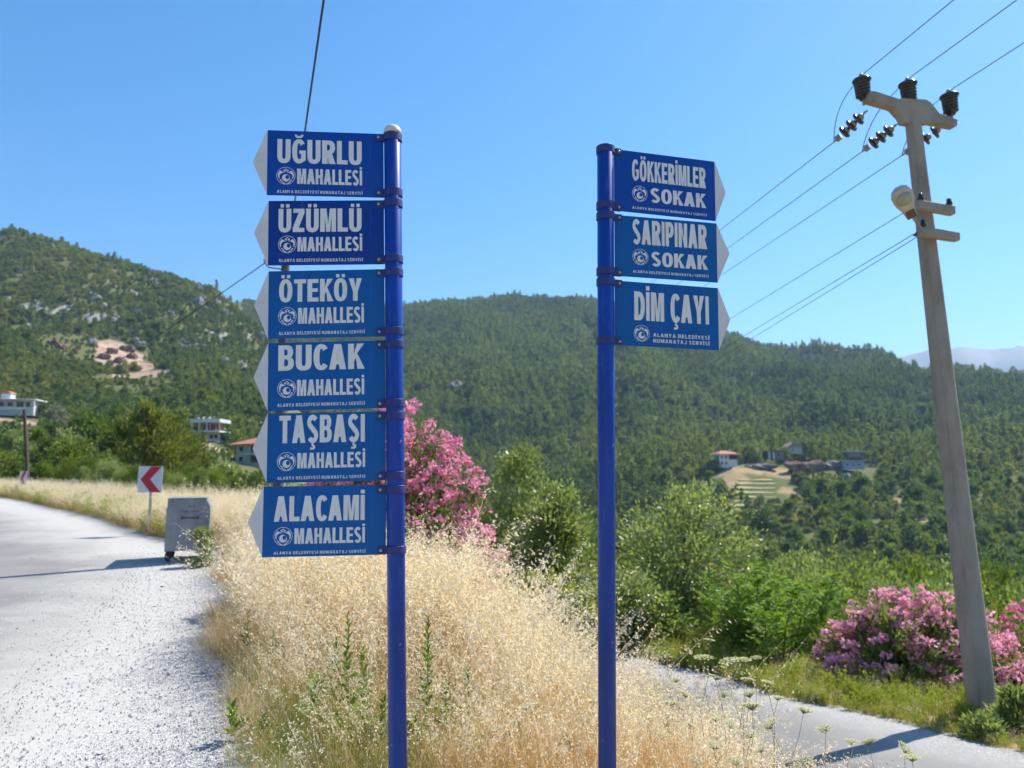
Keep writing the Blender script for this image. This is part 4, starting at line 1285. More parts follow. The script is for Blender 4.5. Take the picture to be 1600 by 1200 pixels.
def umbels():
    rng = np.random.default_rng(21)
    spots = [(742, 1092, 4.6), (762, 1085, 5.2), (825, 1105, 4.5), (838, 1102, 4.9), (790, 1112, 5.6), (740, 1165, 4.3), (745, 1139, 4.7), (655, 1078, 4.8), (928, 1095, 4.6), (896, 1098, 5.4),
             (1108, 1000, 5.2), (1100, 1030, 5.5), (1140, 1035, 5.0), (1160, 1033, 5.3), (1182, 1027, 5.6), (1118, 1058, 5.0), (1168, 1062, 4.8), (1198, 1066, 4.9), (1172, 1085, 5.1), (1056, 1062, 5.4), (1175, 1105, 4.6), (1050, 1100, 4.8),
             (1118, 1122, 4.5), (1140, 1132, 4.4), (1205, 1133, 4.6), (1078, 1132, 4.7), (1255, 1110, 5.2), (1172, 1148, 4.4), (1115, 1165, 4.3), (1330, 1158, 4.9), (1358, 1160, 5.0), (1412, 1170, 4.8), (1425, 1185, 4.7), (1260, 1190, 4.4), (1150, 1190, 4.2), (1020, 1085, 5.6), (1090, 1190, 4.2), (1030, 1150, 4.5), (700, 1110, 4.7), (778, 1140, 4.5), (860, 1128, 4.6), (905, 1160, 4.4), (685, 1160, 4.4), (1010, 1120, 5.0), (1070, 1085, 5.3), (1130, 1085, 5.2), (1215, 1090, 5.4), (1290, 1140, 5.0), (985, 1170, 4.5), (1190, 1170, 4.4), (830, 1065, 5.6), (770, 1050, 6.0)]
    spots.sort()
    nl = sum(1 for q in spots if q[0] <= 950)
    for k, (px, py, D) in enumerate(spots):
        tp = at(px, py, D); g = gz(tp.x, D)
        r_ = empty('umbel_flower', (tp.x, D, g))
        right = px > 950
        tag(r_, 'flat white flower head, %s from left of those in front of the lower road' % ordinal(k - nl) if right else 'flat white flower head, %s from left of those between the two posts' % ordinal(k), 'wild flower', 'white umbel flowers by the lower road' if right else 'white umbel flowers between the posts')
        H = tp.z - g - 0.02
        P, rd = limb(rng, (rng.normal(-0.05, 0.12), rng.normal(0, 0.10), -0.03), (0, 0, H), 0.0022, 0.0014, 6, 0.05)
        obj('stem', mesh_np('stem', *np_tube(P, rd, 4), M_stalk), r_)
        tilt = (rng.normal(-0.1, 0.25), rng.normal(0.15, 0.25), rng.uniform(0, 6))
        s = rng.uniform(0.9, 1.6)
        u = obj('umbel', UMB_F[k % 3], r_, (0, 0, H), tilt, s)
        obj('ray', UMB_T[k % 3], u)
umbels()
# green bush at the dumpster's corner
near_tree('leafy_weed', 'low green bush growing against the right corner of the metal bin', 'bush', 326, 13.3, broad(530, 0.72, 0.28, 0.05, 7, 90, 24, 0.05, 0.026, 0.2), (M_bark, F_light), parts=('stem', 'foliage'))
near_tree('leafy_weed', 'green leafy weed at the foot of the concrete power pole', 'weed', 1555, 8.4, broad(531, 0.46, 0.26, 0.05, 7, 100, 22, 0.075, 0.024, 0.2, upright=0.4), (M_bark, F_light), parts=('stem', 'foliage'))
near_tree('leafy_weed', 'low pale weed in front of the power pole at the lane edge', 'weed', 1500, 8.1, broad(532, 0.26, 0.22, 0.05, 7, 80, 20, 0.06, 0.02, 0.2, upright=0.3), (M_bark, F_light), parts=('stem', 'foliage'))
# ------------------------------------------------------------------ lettering: heavy sans capitals drawn as outlines
def arc(cx, cy, rx, ry, a0, a1, n=12, p=2.35):
    """superellipse arc, degrees"""
    out = []
    for i in range(n + 1):
        a = R(a0 + (a1 - a0) * i / n)
        c, s = math.cos(a), math.sin(a)
        out.append((cx + rx * math.copysign(abs(c) ** (2 / p), c), cy + ry * math.copysign(abs(s) ** (2 / p), s)))
    return out
def stroke(pts, wid):
    """outline of a thick polyline; wid per point"""
    L, Rr = [], []
    for i, (x, y) in enumerate(pts):
        x0, y0 = pts[max(i - 1, 0)]; x1, y1 = pts[min(i + 1, len(pts) - 1)]
        dx, dy = x1 - x0, y1 - y0; l = math.hypot(dx, dy)
        nx, ny = -dy / l * wid[i] / 2, dx / l * wid[i] / 2
        L.append((x + nx, y + ny)); Rr.append((x - nx, y - ny))
    return L + Rr[::-1]
SS, HH = 0.228, 0.178          # stem and bar thickness
def rect(x0, y0, x1, y1): return [(x0, y0), (x1, y0), (x1, y1), (x0, y1)]
def g_O(w):
    return [[arc(w / 2, .5, w / 2, .515, 0, 360, 40)[:-1], arc(w / 2, .5, w / 2 - SS, .515 - HH, 0, 360, 40)[:-1]]]
def g_U(w):
    rb = 0.30
    o = [(0, 1), (0, rb)] + arc(w / 2, rb, w / 2, rb + .015, 180, 360, 16)[1:-1] + [(w, rb), (w, 1), (w - SS, 1), (w - SS, rb)] + arc(w / 2, rb, w / 2 - SS, rb - HH + .015, 360, 180, 14)[1:-1] + [(SS, rb), (SS, 1)]
    return [[o]]
def g_C(w):
    o = arc(w / 2, .5, w / 2, .515, 38, 322, 30) + arc(w / 2, .5, w / 2 - SS, .515 - HH, 318, 42, 24)
    return [[o]]
def g_G(w):
    o = arc(w / 2, .5, w / 2, .515, 38, 300, 28) + [(w, .13), (w, .54), (w * .52, .54), (w * .52, .395), (w - SS * .95, .395), (w - SS * .95, .20)] + arc(w / 2, .5, w / 2 - SS, .515 - HH, 296, 42, 24)
    return [[o]]
def g_S(w):
    c = []
    for i in range(13): a = R(28 + (262 - 28) * i / 12); c.append((w / 2 + (w / 2 - SS * .47) * math.cos(a), .742 + .182 * math.sin(a)))
    for i in range(13): a = R(82 + (-152 - 82) * i / 12); c.append((w / 2 + (w / 2 - SS * .47) * math.cos(a), .258 + .185 * math.sin(a)))
    # drop the doubled middle
    c = c[:12] + c[14:]
    n = len(c); wd = [SS * .9 if 0.36 < i / n < .64 else SS * .84 for i in range(n)]
    return [[stroke(c, wd)]]
def g_B(w):
    o = [(0, 0), (w * .52, 0)] + arc(w * .52, .285, w * .48, .285, 270, 360, 8)[1:] + arc(w * .60, .30, w * .40, .235, 0, 62, 6)[1:] + arc(w * .58, .735, w * .37, .265, -55, 90, 12) + [(0, 1)]
    h1 = [(SS, HH)] + arc(w * .50, .305, w * .5 - SS * .97, .14, 270, 450, 10) + [(SS, .445)]
    h2 = [(SS, .595)] + arc(w * .50, .715, w * .46 - SS * .95, .12, 270, 450, 10) + [(SS, .835)]
    return [[o, h1, h2]]
def g_D(w):
    o = [(0, 0), (w * .42, 0)] + arc(w * .42, .5, w * .58, .5, 270, 450, 22)[1:-1] + [(w * .42, 1), (0, 1)]
    h = [(SS, HH), (w * .40, HH)] + arc(w * .40, .5, w * .60 - SS, .5 - HH, 270, 450, 18)[1:-1] + [(w * .40, 1 - HH), (SS, 1 - HH)]
    return [[o, h]]
def g_P(w):
    o = [(0, 0), (SS, 0), (SS, .36), (w * .5, .36)] + arc(w * .5, .68, w * .5, .32, 270, 450, 18)[1:-1] + [(w * .5, 1), (0, 1)]
    h = [(SS, .36 + HH)] + arc(w * .48, .68, w * .52 - SS, .32 - HH, 270, 450, 12) + [(SS, 1 - HH)]
    return [[o, h]]
def g_R(w):
    o = [(0, 0), (SS, 0), (SS, .39), (w * .34, .39), (w - SS * 1.18, 0), (w * 1.02, 0), (w * .74, .44)] + arc(w * .5, .705, w * .47, .295, -50, 90, 16) + [(0, 1)]
    h = [(SS, .39 + HH)] + arc(w * .46, .70, w * .5 - SS, .295 - HH + .005, 270, 450, 12) + [(SS, 1 - HH)]
    return [[o, h]]
def g_A(w):
    s = SS * 1.06
    o = [(0, 0), (s, 0), (s + w * .075, .20), (w - s - w * .075, .20), (w - s, 0), (w, 0), (w / 2 + s * .56, 1), (w / 2 - s * .56, 1)]
    h = [(s + w * .125, .345), (w - s - w * .125, .345), (w / 2, .80)]
    return [[o, h]]
def g_J(w):
    o = [(w, 1), (w - SS, 1), (w - SS, .32)] + arc(w / 2, .30, w / 2 - SS, .15, 360, 200, 10) + [(0.0, .30)] + arc(w / 2, .30, w / 2, .315, 185, 360, 14)
    return [[o]]
def g_K(w):
    return [[[(0, 0), (SS, 0), (SS, .30), (SS + w * .12, .435), (w - SS * 1.15, 0), (w * 1.04, 0), (w * .56, .62), (w * 1.0, 1), (w - SS * 1.2, 1), (SS, .60), (SS, 1), (0, 1)]]]
def g_M(w):
    s = SS * .95
    return [[[(0, 0), (s, 0), (s, .70), (w / 2 - s * .45, 0), (w / 2 + s * .45, 0), (w - s, .70), (w - s, 0), (w, 0), (w, 1), (w - s * 1.38, 1), (w / 2, .36), (s * 1.38, 1), (0, 1)]]]
def g_N(w):
    return [[[(0, 0), (SS, 0), (SS, .62), (w - SS, 0), (w, 0), (w, 1), (w - SS, 1), (w - SS, .38), (SS, 1), (0, 1)]]]
GL = {
    'A': (.66, g_A), 'B': (.60, g_B), 'C': (.60, g_C), 'D': (.60, g_D), 'G': (.63, g_G), 'J': (.50, g_J), 'K': (.62, g_K), 'M': (.76, g_M), 'N': (.62, g_N), 'O': (.64, g_O), 'P': (.57, g_P), 'R': (.62, g_R), 'S': (.57, g_S), 'U': (.61, g_U),
    'E': (.53, lambda w: [[[(0, 0), (w, 0), (w, HH), (SS, HH), (SS, .43), (w * .93, .43), (w * .93, .59), (SS, .59), (SS, 1 - HH), (w * .98, 1 - HH), (w * .98, 1), (0, 1)]]]),
    'H': (.61, lambda w: [[[(0, 0), (SS, 0), (SS, .42), (w - SS, .42), (w - SS, 0), (w, 0), (w, 1), (w - SS, 1), (w - SS, .60), (SS, .60), (SS, 1), (0, 1)]]]),
    'I': (.205, lambda w: [[rect(0, 0, w, 1)]]),
    'L': (.50, lambda w: [[[(0, 0), (w, 0), (w, HH), (SS, HH), (SS, 1), (0, 1)]]]),
    'T': (.58, lambda w: [[[(w / 2 - SS / 2, 0), (w / 2 + SS / 2, 0), (w / 2 + SS / 2, 1 - HH), (w, 1 - HH), (w, 1), (0, 1), (0, 1 - HH), (w / 2 - SS / 2, 1 - HH)]]]),
    'V': (.64, lambda w: [[[(w / 2 - SS * .5, 0), (w / 2 + SS * .5, 0), (w, 1), (w - SS * 1.08, 1), (w / 2, .30), (SS * 1.08, 1), (0, 1)]]]),
    'Y': (.64, lambda w: [[[(w / 2 - SS / 2, 0), (w / 2 + SS / 2, 0), (w / 2 + SS / 2, .40), (w, 1), (w - SS * 1.1, 1), (w / 2, .60), (SS * 1.1, 1), (0, 1), (w / 2 - SS / 2, .40)]]]),
    'Z': (.56, lambda w: [[[(0, 0), (w, 0), (w, HH), (SS * 1.25, HH), (w, 1 - HH), (w, 1), (w * .04, 1), (w * .04, 1 - HH), (w - SS * 1.25, 1 - HH), (0, HH)]]]),
}
def glyph(ch):
    """(width, list of [outer, holes...])"""
    dia = {'Ğ': 'G', 'Ü': 'U', 'Ö': 'O', 'Ş': 'S', 'İ': 'I', 'Ç': 'C'}
    b = dia.get(ch, ch)
    w, fn = GL[b]
    sh = list(fn(w))
    c = w / 2
    if ch in 'ÜÖ':
        sh += [[rect(c - .215, 1.055, c - .055, 1.20)], [rect(c + .055, 1.055, c + .215, 1.20)]]
    elif ch == 'İ':
        sh += [[rect(0, 1.06, w, 1.21)]]
    elif ch == 'Ğ':
        sh += [[arc(c, 1.21, .20, .15, 180, 360, 10) + arc(c, 1.21, .10, .055, 360, 180, 8)]]
    elif ch in 'ŞÇ':
        sh += [[[(c - .05, -.02), (c + .05, -.02), (c + .045, -.075), (c + .13, -.11), (c + .13, -.20), (c + .05, -.25), (c - .12, -.25), (c - .12, -.17), (c + .02, -.175), (c + .025, -.14), (c - .05, -.125)]]]
    return w, sh
def text_shapes(s, x0, x1, z0, z1, space=0.075):
    """shapes of a line of text whose capitals fill the box x0..x1, z0..z1"""
    global SS, HH
    keep = SS, HH
    if space > 0.1: SS, HH = 0.175, 0.17
    pen, out = 0.0, []
    for ch in s:
        if ch == ' ':
            pen += 0.30; continue
        w, sh = glyph(ch)
        for poly in sh:
            out.append([[(x + pen, y) for x, y in c] for c in poly])
        pen += w + space - (0.075 if ch in 'CÇ' else 0.02 if ch in 'LK' else 0.0)
    pen -= space
    SS, HH = keep
    kx, kz = (x1 - x0) / pen, z1 - z0
    return [[[(x0 + x * kx, z0 + y * kz) for x, y in c] for c in poly] for poly in out]
def flat_mesh(name, shapes, mat, y=0.0):
    V, Fc = [], []
    for poly in shapes:
        loops = [[Vector((x, z, 0)) for x, z in c] for c in poly]
        o = len(V)
        for c in poly:
            V += [(x, y, z) for x, z in c]
        for t in tessellate_polygon(loops):
            a, b, c = (Vector((V[o + i][0], V[o + i][2])) for i in t)
            if abs((b - a).cross(c - a)) < 1e-12: continue
            f = [o + i for i in t]
            if (b - a).cross(c - a) < 0: f = f[::-1]
            Fc.append(f)
    me = bpy.data.meshes.new(name)
    me.from_pydata(V, [], Fc)
    me.materials.append(mat)
    me.update()
    return me
def emblem_shapes(cx, cz, r):
    """round crest: ring, spread wings and crown above a disc with a curl"""
    S = []
    def ring(r0, r1, n=36):
        S.append([[(cx + r0 * math.cos(6.2832 * i / n), cz + r0 * math.sin(6.2832 * i / n)) for i in range(n)], [(cx + r1 * math.cos(6.2832 * i / n), cz + r1 * math.sin(6.2832 * i / n)) for i in range(n)]])
    def P(pts): S.append([[(cx + x * r, cz + y * r) for x, y in pts]])
    ring(r, r * 0.95)
    for s in (1, -1):
        P([(s * .08, .42), (s * .30, .60), (s * .22, .72), (s * .05, .60)])                       # head
        P([(s * .06, .40), (s * .34, .44), (s * .50, .56), (s * .62, .58), (s * .76, .40), (s * .86, .08), (s * .80, -.10), (s * .76, -.34), (s * .68, -.30), (s * .68, .06), (s * .60, .18), (s * .44, .30), (s * .22, .36)])   # wing
        P([(s * .58, -.38), (s * .66, -.48), (s * .30, -.88), (s * .06, -.92), (s * .06, -.84), (s * .30, -.76)])
    P([(-.10, .80), (.10, .80), (.06, .68), (-.06, .68)])
    n = 26
    inner = [(.42 * math.cos(6.2832 * i / n), -.24 + .42 * math.sin(6.2832 * i / n)) for i in range(n)]
    hole = [(.15 + .21 * math.cos(6.2832 * i / 16), -.14 + .24 * math.sin(6.2832 * i / 16)) for i in range(16)]
    S.append([[(cx + x * r, cz + y * r) for x, y in inner], [(cx + x * r, cz + y * r) for x, y in hole]])
    return S

# ------------------------------------------------------------------ sign posts
def sign_blue(name, c):
    t = NT(name)
    n = t.noise(4, 5, 0.65); n2 = t.noise(1.7, 3, 0.6)
    st = t.noise(26, 6, 0.75, stretch=(1, 1, 0.06)); sp = t.noise(120, 3, 0.7)
    col = t.mix(t.ramp(n, [(0.35, 0.0), (0.75, 1.0)]), c, tuple(v * 0.80 for v in c[:3]) + (1,))
    col = t.mix(t.ramp(n2, [(0.42, 0.0), (0.68, 0.5)]), col, (c[0] + 0.012, c[1] * 1.35, c[2] * 1.02, 1))       # sun-faded areas
    col = t.mix(t.ramp(st, [(0.58, 0.0), (0.78, 0.30)]), col, (0.13, 0.20, 0.36, 1))                             # rain streaks
    col = t.mix(t.ramp(sp, [(0.66, 0.0), (0.74, 0.45)]), col, (0.20, 0.21, 0.22, 1))                             # dust specks
    t.base(col)
    t.bump(n2, 0.12, 0.01)
    return t.set(0.5, 0, 0.25)
M_signA = sign_blue('sign_blue_deep', (0.001, 0.064, 0.38, 1))  # three plate blues: reflection differing with yaw is put into the colour
M_signB = sign_blue('sign_blue_reflecting', (0.001, 0.105, 0.38, 1))  # lighter copy of the sign blue, with stronger reflection painted in
M_signC = sign_blue('sign_blue_dark', (0.001, 0.044, 0.30, 1))
M_letter = simple('reflective_white', (0.80, 0.79, 0.77, 1), (0.70, 0.69, 0.68, 1), 14, 0.5)
M_tip = simple('reflective_white_tip', (0.70, 0.69, 0.69, 1), (0.60, 0.59, 0.60, 1), 9, 0.5)
def post_paint():
    t = NT('post_blue_paint')
    n = t.noise(6, 5, 0.6, stretch=(1, 1, 0.25))
    scr = t.noise(38, 6, 0.75, stretch=(1, 1, 0.12))
    chip = t.noise(26, 4, 0.65)
    c = t.mix(t.ramp(n, [(0.3, 0.0), (0.7, 1.0)]), (0.003, 0.036, 0.25, 1), (0.004, 0.058, 0.40, 1))
    c = t.mix(t.ramp(scr, [(0.55, 0.0), (0.70, 0.6)]), c, (0.07, 0.12, 0.36, 1))
    c = t.mix(t.ramp(chip, [(0.69, 0.0), (0.73, 0.8)]), c, (0.36, 0.37, 0.38, 1))
    c = t.mix(t.ramp(t.noise(3.2, 6, 0.7), [(0.60, 0.0), (0.78, 0.45)]), c, (0.09, 0.085, 0.10, 1))
    t.base(c)
    t.bump(scr, 0.08, 0.002)
    return t.set(0.36, 0, 0.32)
M_post = post_paint()
M_band = simple('clamp_band_paint', (0.020, 0.030, 0.20, 1), (0.045, 0.050, 0.16, 1), 30, 0.45, bump=0.15, bscale=90)
M_zinc = simple('zinc', (0.48, 0.48, 0.47, 1), (0.33, 0.33, 0.33, 1), 30, 0.45, 0.7)
M_cap = simple('white_cap', (0.72, 0.69, 0.60, 1), (0.58, 0.55, 0.47, 1), 20, 0.5)
M_back = simple('sign_back', (0.40, 0.41, 0.42, 1), (0.33, 0.34, 0.35, 1), 12, 0.5, 0.6)

RPOST = 0.0345
def clamp(parent, z, side, yaw):
    """band round the post with a tab that carries the plate; side -1 = plate to the left"""
    m = MB()
    ro, ri, h = RPOST + 0.0045, RPOST + 0.0003, 0.030
    n = 28
    prof = [(ri, -h / 2), (ro - .001, -h / 2), (ro, -h / 2 + .001), (ro, h / 2 - .001), (ro - .001, h / 2), (ri, h / 2)]
    vs, fs = [], []
    for k in range(n):
        th = 2 * math.pi * k / n
        for r_, zz in prof: vs.append((r_ * math.cos(th), r_ * math.sin(th), zz))
    q = len(prof)
    for k in range(n):
        k2 = (k + 1) % n
        for i in range(q):
            fs.append((k * q + i, k2 * q + i, k2 * q + (i + 1) % q, k * q + (i + 1) % q))
    m.add(vs, fs, False)
    m.box((side * (ro + 0.0135), -0.0058, 0), (0.033, 0.0030, 0.029), bev=0.001)
    m.box((side * (ro + 0.0135), 0.0058, 0), (0.033, 0.0030, 0.029), bev=0.001)
    o = m.build('clamp_band', M_band, parent, (0, 0, z), (0, 0, yaw))
    b = MB(); b.lathe([(0.0062, 0.0), (0.0066, 0.0015), (0.0056, 0.004), (0.003, 0.0048)], 8, Matrix.Translation((side * (ro + 0.018), -0.0073, 0)) @ Matrix.Rotation(math.pi / 2, 4, 'X'))
    b.build('bolt', M_zinc, o)
    return o

def plate(parent, z, side, L, Hh, tip, yaw, roll, blue, lines, emb, label, gap=0.0025):
    """blue arrow plate; lines: (text, fx0, fx1, fy0, fy1) as fractions of the plate from its left top corner"""
    g = RPOST + gap
    xa, xb = (-g - L, -g) if side < 0 else (g, g + L)
    o = MB().box(((xa + xb) / 2, 0, 0), (L, 0.003, Hh), bev=0.0008).build('sign_plate', blue, parent, (0, 0, z), (0, roll, yaw))
    tag(o, label)
    e = xa if side < 0 else xb
    pol = [(e, -Hh / 2), (e, Hh / 2), (e + side * tip, Hh * 0.0)]
    MB().prism(pol, -0.0015, 0.0015).build('arrow_tip', M_tip, o)
    for tx, a, b, c, d in lines:
        sh = text_shapes(tx, xa + a * L, xa + b * L, Hh / 2 - d * Hh, Hh / 2 - c * Hh, 0.075 if d - c > 0.1 else 0.20)
        obj('lettering', flat_mesh('lettering', sh, M_letter, -0.0024), o)
    cx, cz, r_ = emb
    obj('emblem', flat_mesh('emblem', emblem_shapes(xa + cx * L, Hh / 2 - cz * Hh, r_ * Hh), M_letter, -0.0024), o)
    return o

SMALL = 'ALANYA BELEDİYESİ NUMARATAJ SERVİSİ'
def post(name, label, px, py_top, D, lean, gx, cap):
    x = (px - 800) / F * D / CT
    zt = at(px, py_top, D).z
    zm = EYE + D * tanphi(600)
    g = gz(x, D)
    r_ = tag(empty(name, (x - lean * (zm - g), D, g), (0, lean, 0)), label, 'sign post')
    h = zt - g
    m = MB()
    m.lathe([(RPOST, -0.3), (RPOST, h - 0.004), (RPOST - 0.003, h)], 32)
    m.build('pole', M_post, r_)
    if cap:
        c = MB(); rc = RPOST + 0.0015
        c.lathe([(rc, -0.008), (rc, 0.002)] + [(rc * math.cos(R(a)), 0.002 + rc * 0.82 * math.sin(R(a))) for a in (15, 30, 45, 60, 75, 88)], 24)
        c.build('cap', M_cap, r_, (0, 0, h - 0.004))
    else:
        MB().lathe([(RPOST - 0.0005, 0), (RPOST - 0.002, 0.004), (RPOST - 0.012, 0.0075), (0.004, 0.009)], 24).build('cap', M_post, r_, (0, 0, h))
    return r_, g

def zrel(py, D, g): return at(800, py, D).z - g
D1, D2 = 3.0, 3.08
P1, g1 = post('sign_post', 'blue post carrying six left pointing blue direction plates', 616.5, 205, D1, -0.027, 0, True)
P2, g2 = post('sign_post', 'blue post carrying three right pointing blue direction plates', 947, 230, D2, 0.012, 0, False)
LEFT = [
    # top, bottom at the post, yaw, extra roll, blue, name, text boxes
    (209.5, 309, 7.7, 0.000, M_signA, 'UĞURLU', (.085, .81, .135, .50), (.255, .812, .585, .82), (.085, .815, .918, .963), (.16, .70, .135), 0.458),
    (312.5, 412.5, 3.2, 0.000, M_signC, 'ÜZÜMLÜ', (.088, .806, .127, .49), (.253, .81, .57, .79), (.093, .815, .902, .950), (.165, .68, .135), 0.459),
    (420, 525, 1.6, 0.0, M_signB, 'ÖTEKÖY', (.092, .806, .13, .465), (.257, .822, .555, .79), (.093, .828, .902, .948), (.165, .675, .132), 0.459),
    (531, 637, 0.5, 0.0, M_signB, 'BUCAK', (.088, .818, .04, .415), (.25, .822, .555, .79), (.085, .825, .895, .942), (.162, .68, .135), 0.460),
    (642, 750, 1.5, 0.004, M_signB, 'TAŞBAŞI', (.100, .825, .035, .435), (.256, .828, .58, .80), (.090, .828, .912, .957), (.165, .70, .135), 0.457),
    (757, 866, 5.0, 0.012, M_signB, 'ALACAMİ', (.088, .825, .14, .50), (.256, .828, .60, .82), (.092, .833, .922, .963), (.165, .71, .132), 0.462)]
ORD = ['top', 'second', 'third', 'fourth', 'fifth', 'lowest']
for i, (t0, b0, yaw, rl, blue, nm, l1, l2, l3, em, Ln) in enumerate(LEFT):
    zt, zb = zrel(t0, D1, g1), zrel(b0, D1, g1)
    plate(P1, (zt + zb) / 2, -1, Ln, zt - zb, 0.056, R(yaw), rl, blue,
          [(nm,) + l1, ('MAHALLESİ',) + l2, (SMALL,) + l3], em, '%s plate on the left post reading %s MAHALLESİ' % (ORD[i], nm))
    clamp(P1, zt - 0.018, -1, R(yaw)); clamp(P1, zb + 0.018, -1, R(yaw))
RIGHT = [
    (231, 327.5, 14.5, 0.0, M_signA, [('GÖKKERİMLER', .172, .905, .135, .475), ('SOKAK', .35, .90, .57, .805), (SMALL, .172, .908, .90, .94)], (.245, .685, .128), 'top', 'GÖKKERİMLER SOKAK', .468, 0.052),
    (334.5, 430, 11.5, 0.0, M_signB, [('SARIPINAR', .17, .90, .05, .455), ('SOKAK', .35, .90, .565, .80), (SMALL, .172, .908, .885, .928)], (.245, .665, .132), 'middle', 'SARIPINAR SOKAK', .457, 0.058),
    (437, 538, 13.0, 0.0, M_signB, [('DİM ÇAYI', .182, .905, .15, .60), ('ALANYA BELEDİYESİ', .36, .905, .785, .842), ('NUMARATAJ SERVİSİ', .36, .905, .875, .932)], (.25, .80, .128), 'lowest', 'DİM ÇAYI', .464, 0.055)]
for (t0, b0, yaw, rl, blue, lines, em, od, nm, Ln, tp) in RIGHT:
    zt, zb = zrel(t0, D2, g2), zrel(b0, D2, g2)
    plate(P2, (zt + zb) / 2, 1, Ln, zt - zb, tp, R(yaw), rl, blue, lines, em, '%s plate on the right post reading %s' % (od, nm), gap=0.004)
    clamp(P2, zt - 0.012, 1, R(yaw)); clamp(P2, zb + 0.014, 1, R(yaw))

# ------------------------------------------------------------------ metal waste bin
def bin_material():
    t = NT('galvanised_steel')
    n = t.noise(3.0, 6, 0.65); st = t.noise(9.0, 5, 0.7, stretch=(1.0, 1.0, 0.10)); ru = t.noise(5.0, 6, 0.7, stretch=(1, 1, 0.4))
    c = t.mix(t.ramp(n, [(0.3, 0.0), (0.7, 1.0)]), (0.19, 0.20, 0.215, 1), (0.31, 0.322, 0.34, 1))
    c = t.mix(t.ramp(st, [(0.45, 0.0), (0.72, 0.8)]), c, (0.38, 0.39, 0.405, 1))
    c = t.mix(t.ramp(ru, [(0.63, 0.0), (0.75, 0.5)]), c, (0.20, 0.14, 0.10, 1))
    t.base(c)
    t.bump(t.noise(2.0, 3, 0.5), 0.5, 0.05)
    return t.set(0.45, 0.3, 0.4)
M_bin = bin_material()
M_rubber = simple('rubber', (0.025, 0.025, 0.027, 1), (0.05, 0.05, 0.05, 1), 20, 0.8)
M_rusty = simple('rusty_bar', (0.16, 0.12, 0.10, 1), (0.10, 0.06, 0.045, 1), 20, 0.7)
M_stencil = simple('faded_stencil', (0.085, 0.10, 0.13, 1), (0.16, 0.175, 0.20, 1), 30, 0.6)
def bin_():
    D = 14.2; x = (305 - 800) / F * 14.2; g = gz(x, D) + 0.012
    r_ = tag(empty('waste_bin', (x, D, g), (0, 0, R(19))), 'grey galvanised metal waste bin on wheels at the road edge', 'waste bin')
    r_.scale = (0.89, 0.89, 0.93)
    zb, zt = 0.20, 1.155
    pol = [(-0.42, zb), (0.36, zb), (0.385, zt - 0.22), (0.37, zt - 0.12), (0.30, zt), (-0.405, zt)]
    m = MB(); m.prism(pol, -0.52, 0.52); m.build('body', M_bin, r_)
    rim = MB(); rim.box((-0.05, 0, zt + 0.018), (0.72, 1.06, 0.03), bev=0.008); rim.box((-0.05, -0.53, zt - 0.02), (0.70, 0.012, 0.05)); rim.build('lid', M_bin, r_)
    for sx in (-0.41, 0.34):
        MB().box((sx, -0.524, (zb + zt - 0.15) / 2), (0.022, 0.014, zt - zb - 0.15)).build('edge_rib', M_bin, r_)
    h = MB(); h.tube([(-0.13, -0.522, 0.815), (-0.13, -0.565, 0.815), (0.16, -0.565, 0.812), (0.16, -0.522, 0.812)], 0.012, 8); h.build('handle', M_rusty, r_)
    for sx in (-0.13, 0.16):
        MB().lathe([(0.026, 0), (0.026, 0.006), (0.015, 0.010)], 12, Matrix.Translation((sx, -0.521, 0.815)) @ Matrix.Rotation(math.pi / 2, 4, 'X')).build('handle_boss', M_rusty, r_)
    # worn stencilled marks, no longer readable
    rng = random.Random(3)
    for zz, x0, n, hh in ((1.03, -0.02, 4, 0.055), (0.935, -0.11, 9, 0.05)):
        s = MB()
        for i in range(n):
            s.box((x0 + i * 0.034, -0.5212, zz + rng.uniform(-.004, .004)), (0.020 + rng.uniform(-.006, .004), 0.0016, hh * rng.uniform(0.75, 1.0)))
        s.build('worn_stencil', M_stencil, r_)
    for sx, sy in ((-0.36, -0.44), (0.28, -0.44), (-0.36, 0.44), (0.28, 0.44)):
        w = MB(); w.lathe([(0.03, -0.022), (0.075, -0.024), (0.092, -0.014), (0.095, 0.0), (0.092, 0.014), (0.075, 0.024), (0.03, 0.022)], 20, Matrix.Translation((0, 0, 0.095)) @ Matrix.Rotation(math.pi / 2, 4, 'Y') )
        wo = w.build('wheel', M_rubber, r_, (sx, sy, 0), (0, 0, R(35 if sx < 0 else -20)))
        f = MB(); f.box((0, 0.01, 0.19), (0.075, 0.09, 0.014)); f.box((-0.034, 0.005, 0.145), (0.006, 0.04, 0.10)); f.box((0.034, 0.005, 0.145), (0.006, 0.04, 0.10)); f.build('fork', M_rusty, wo)
bin_()

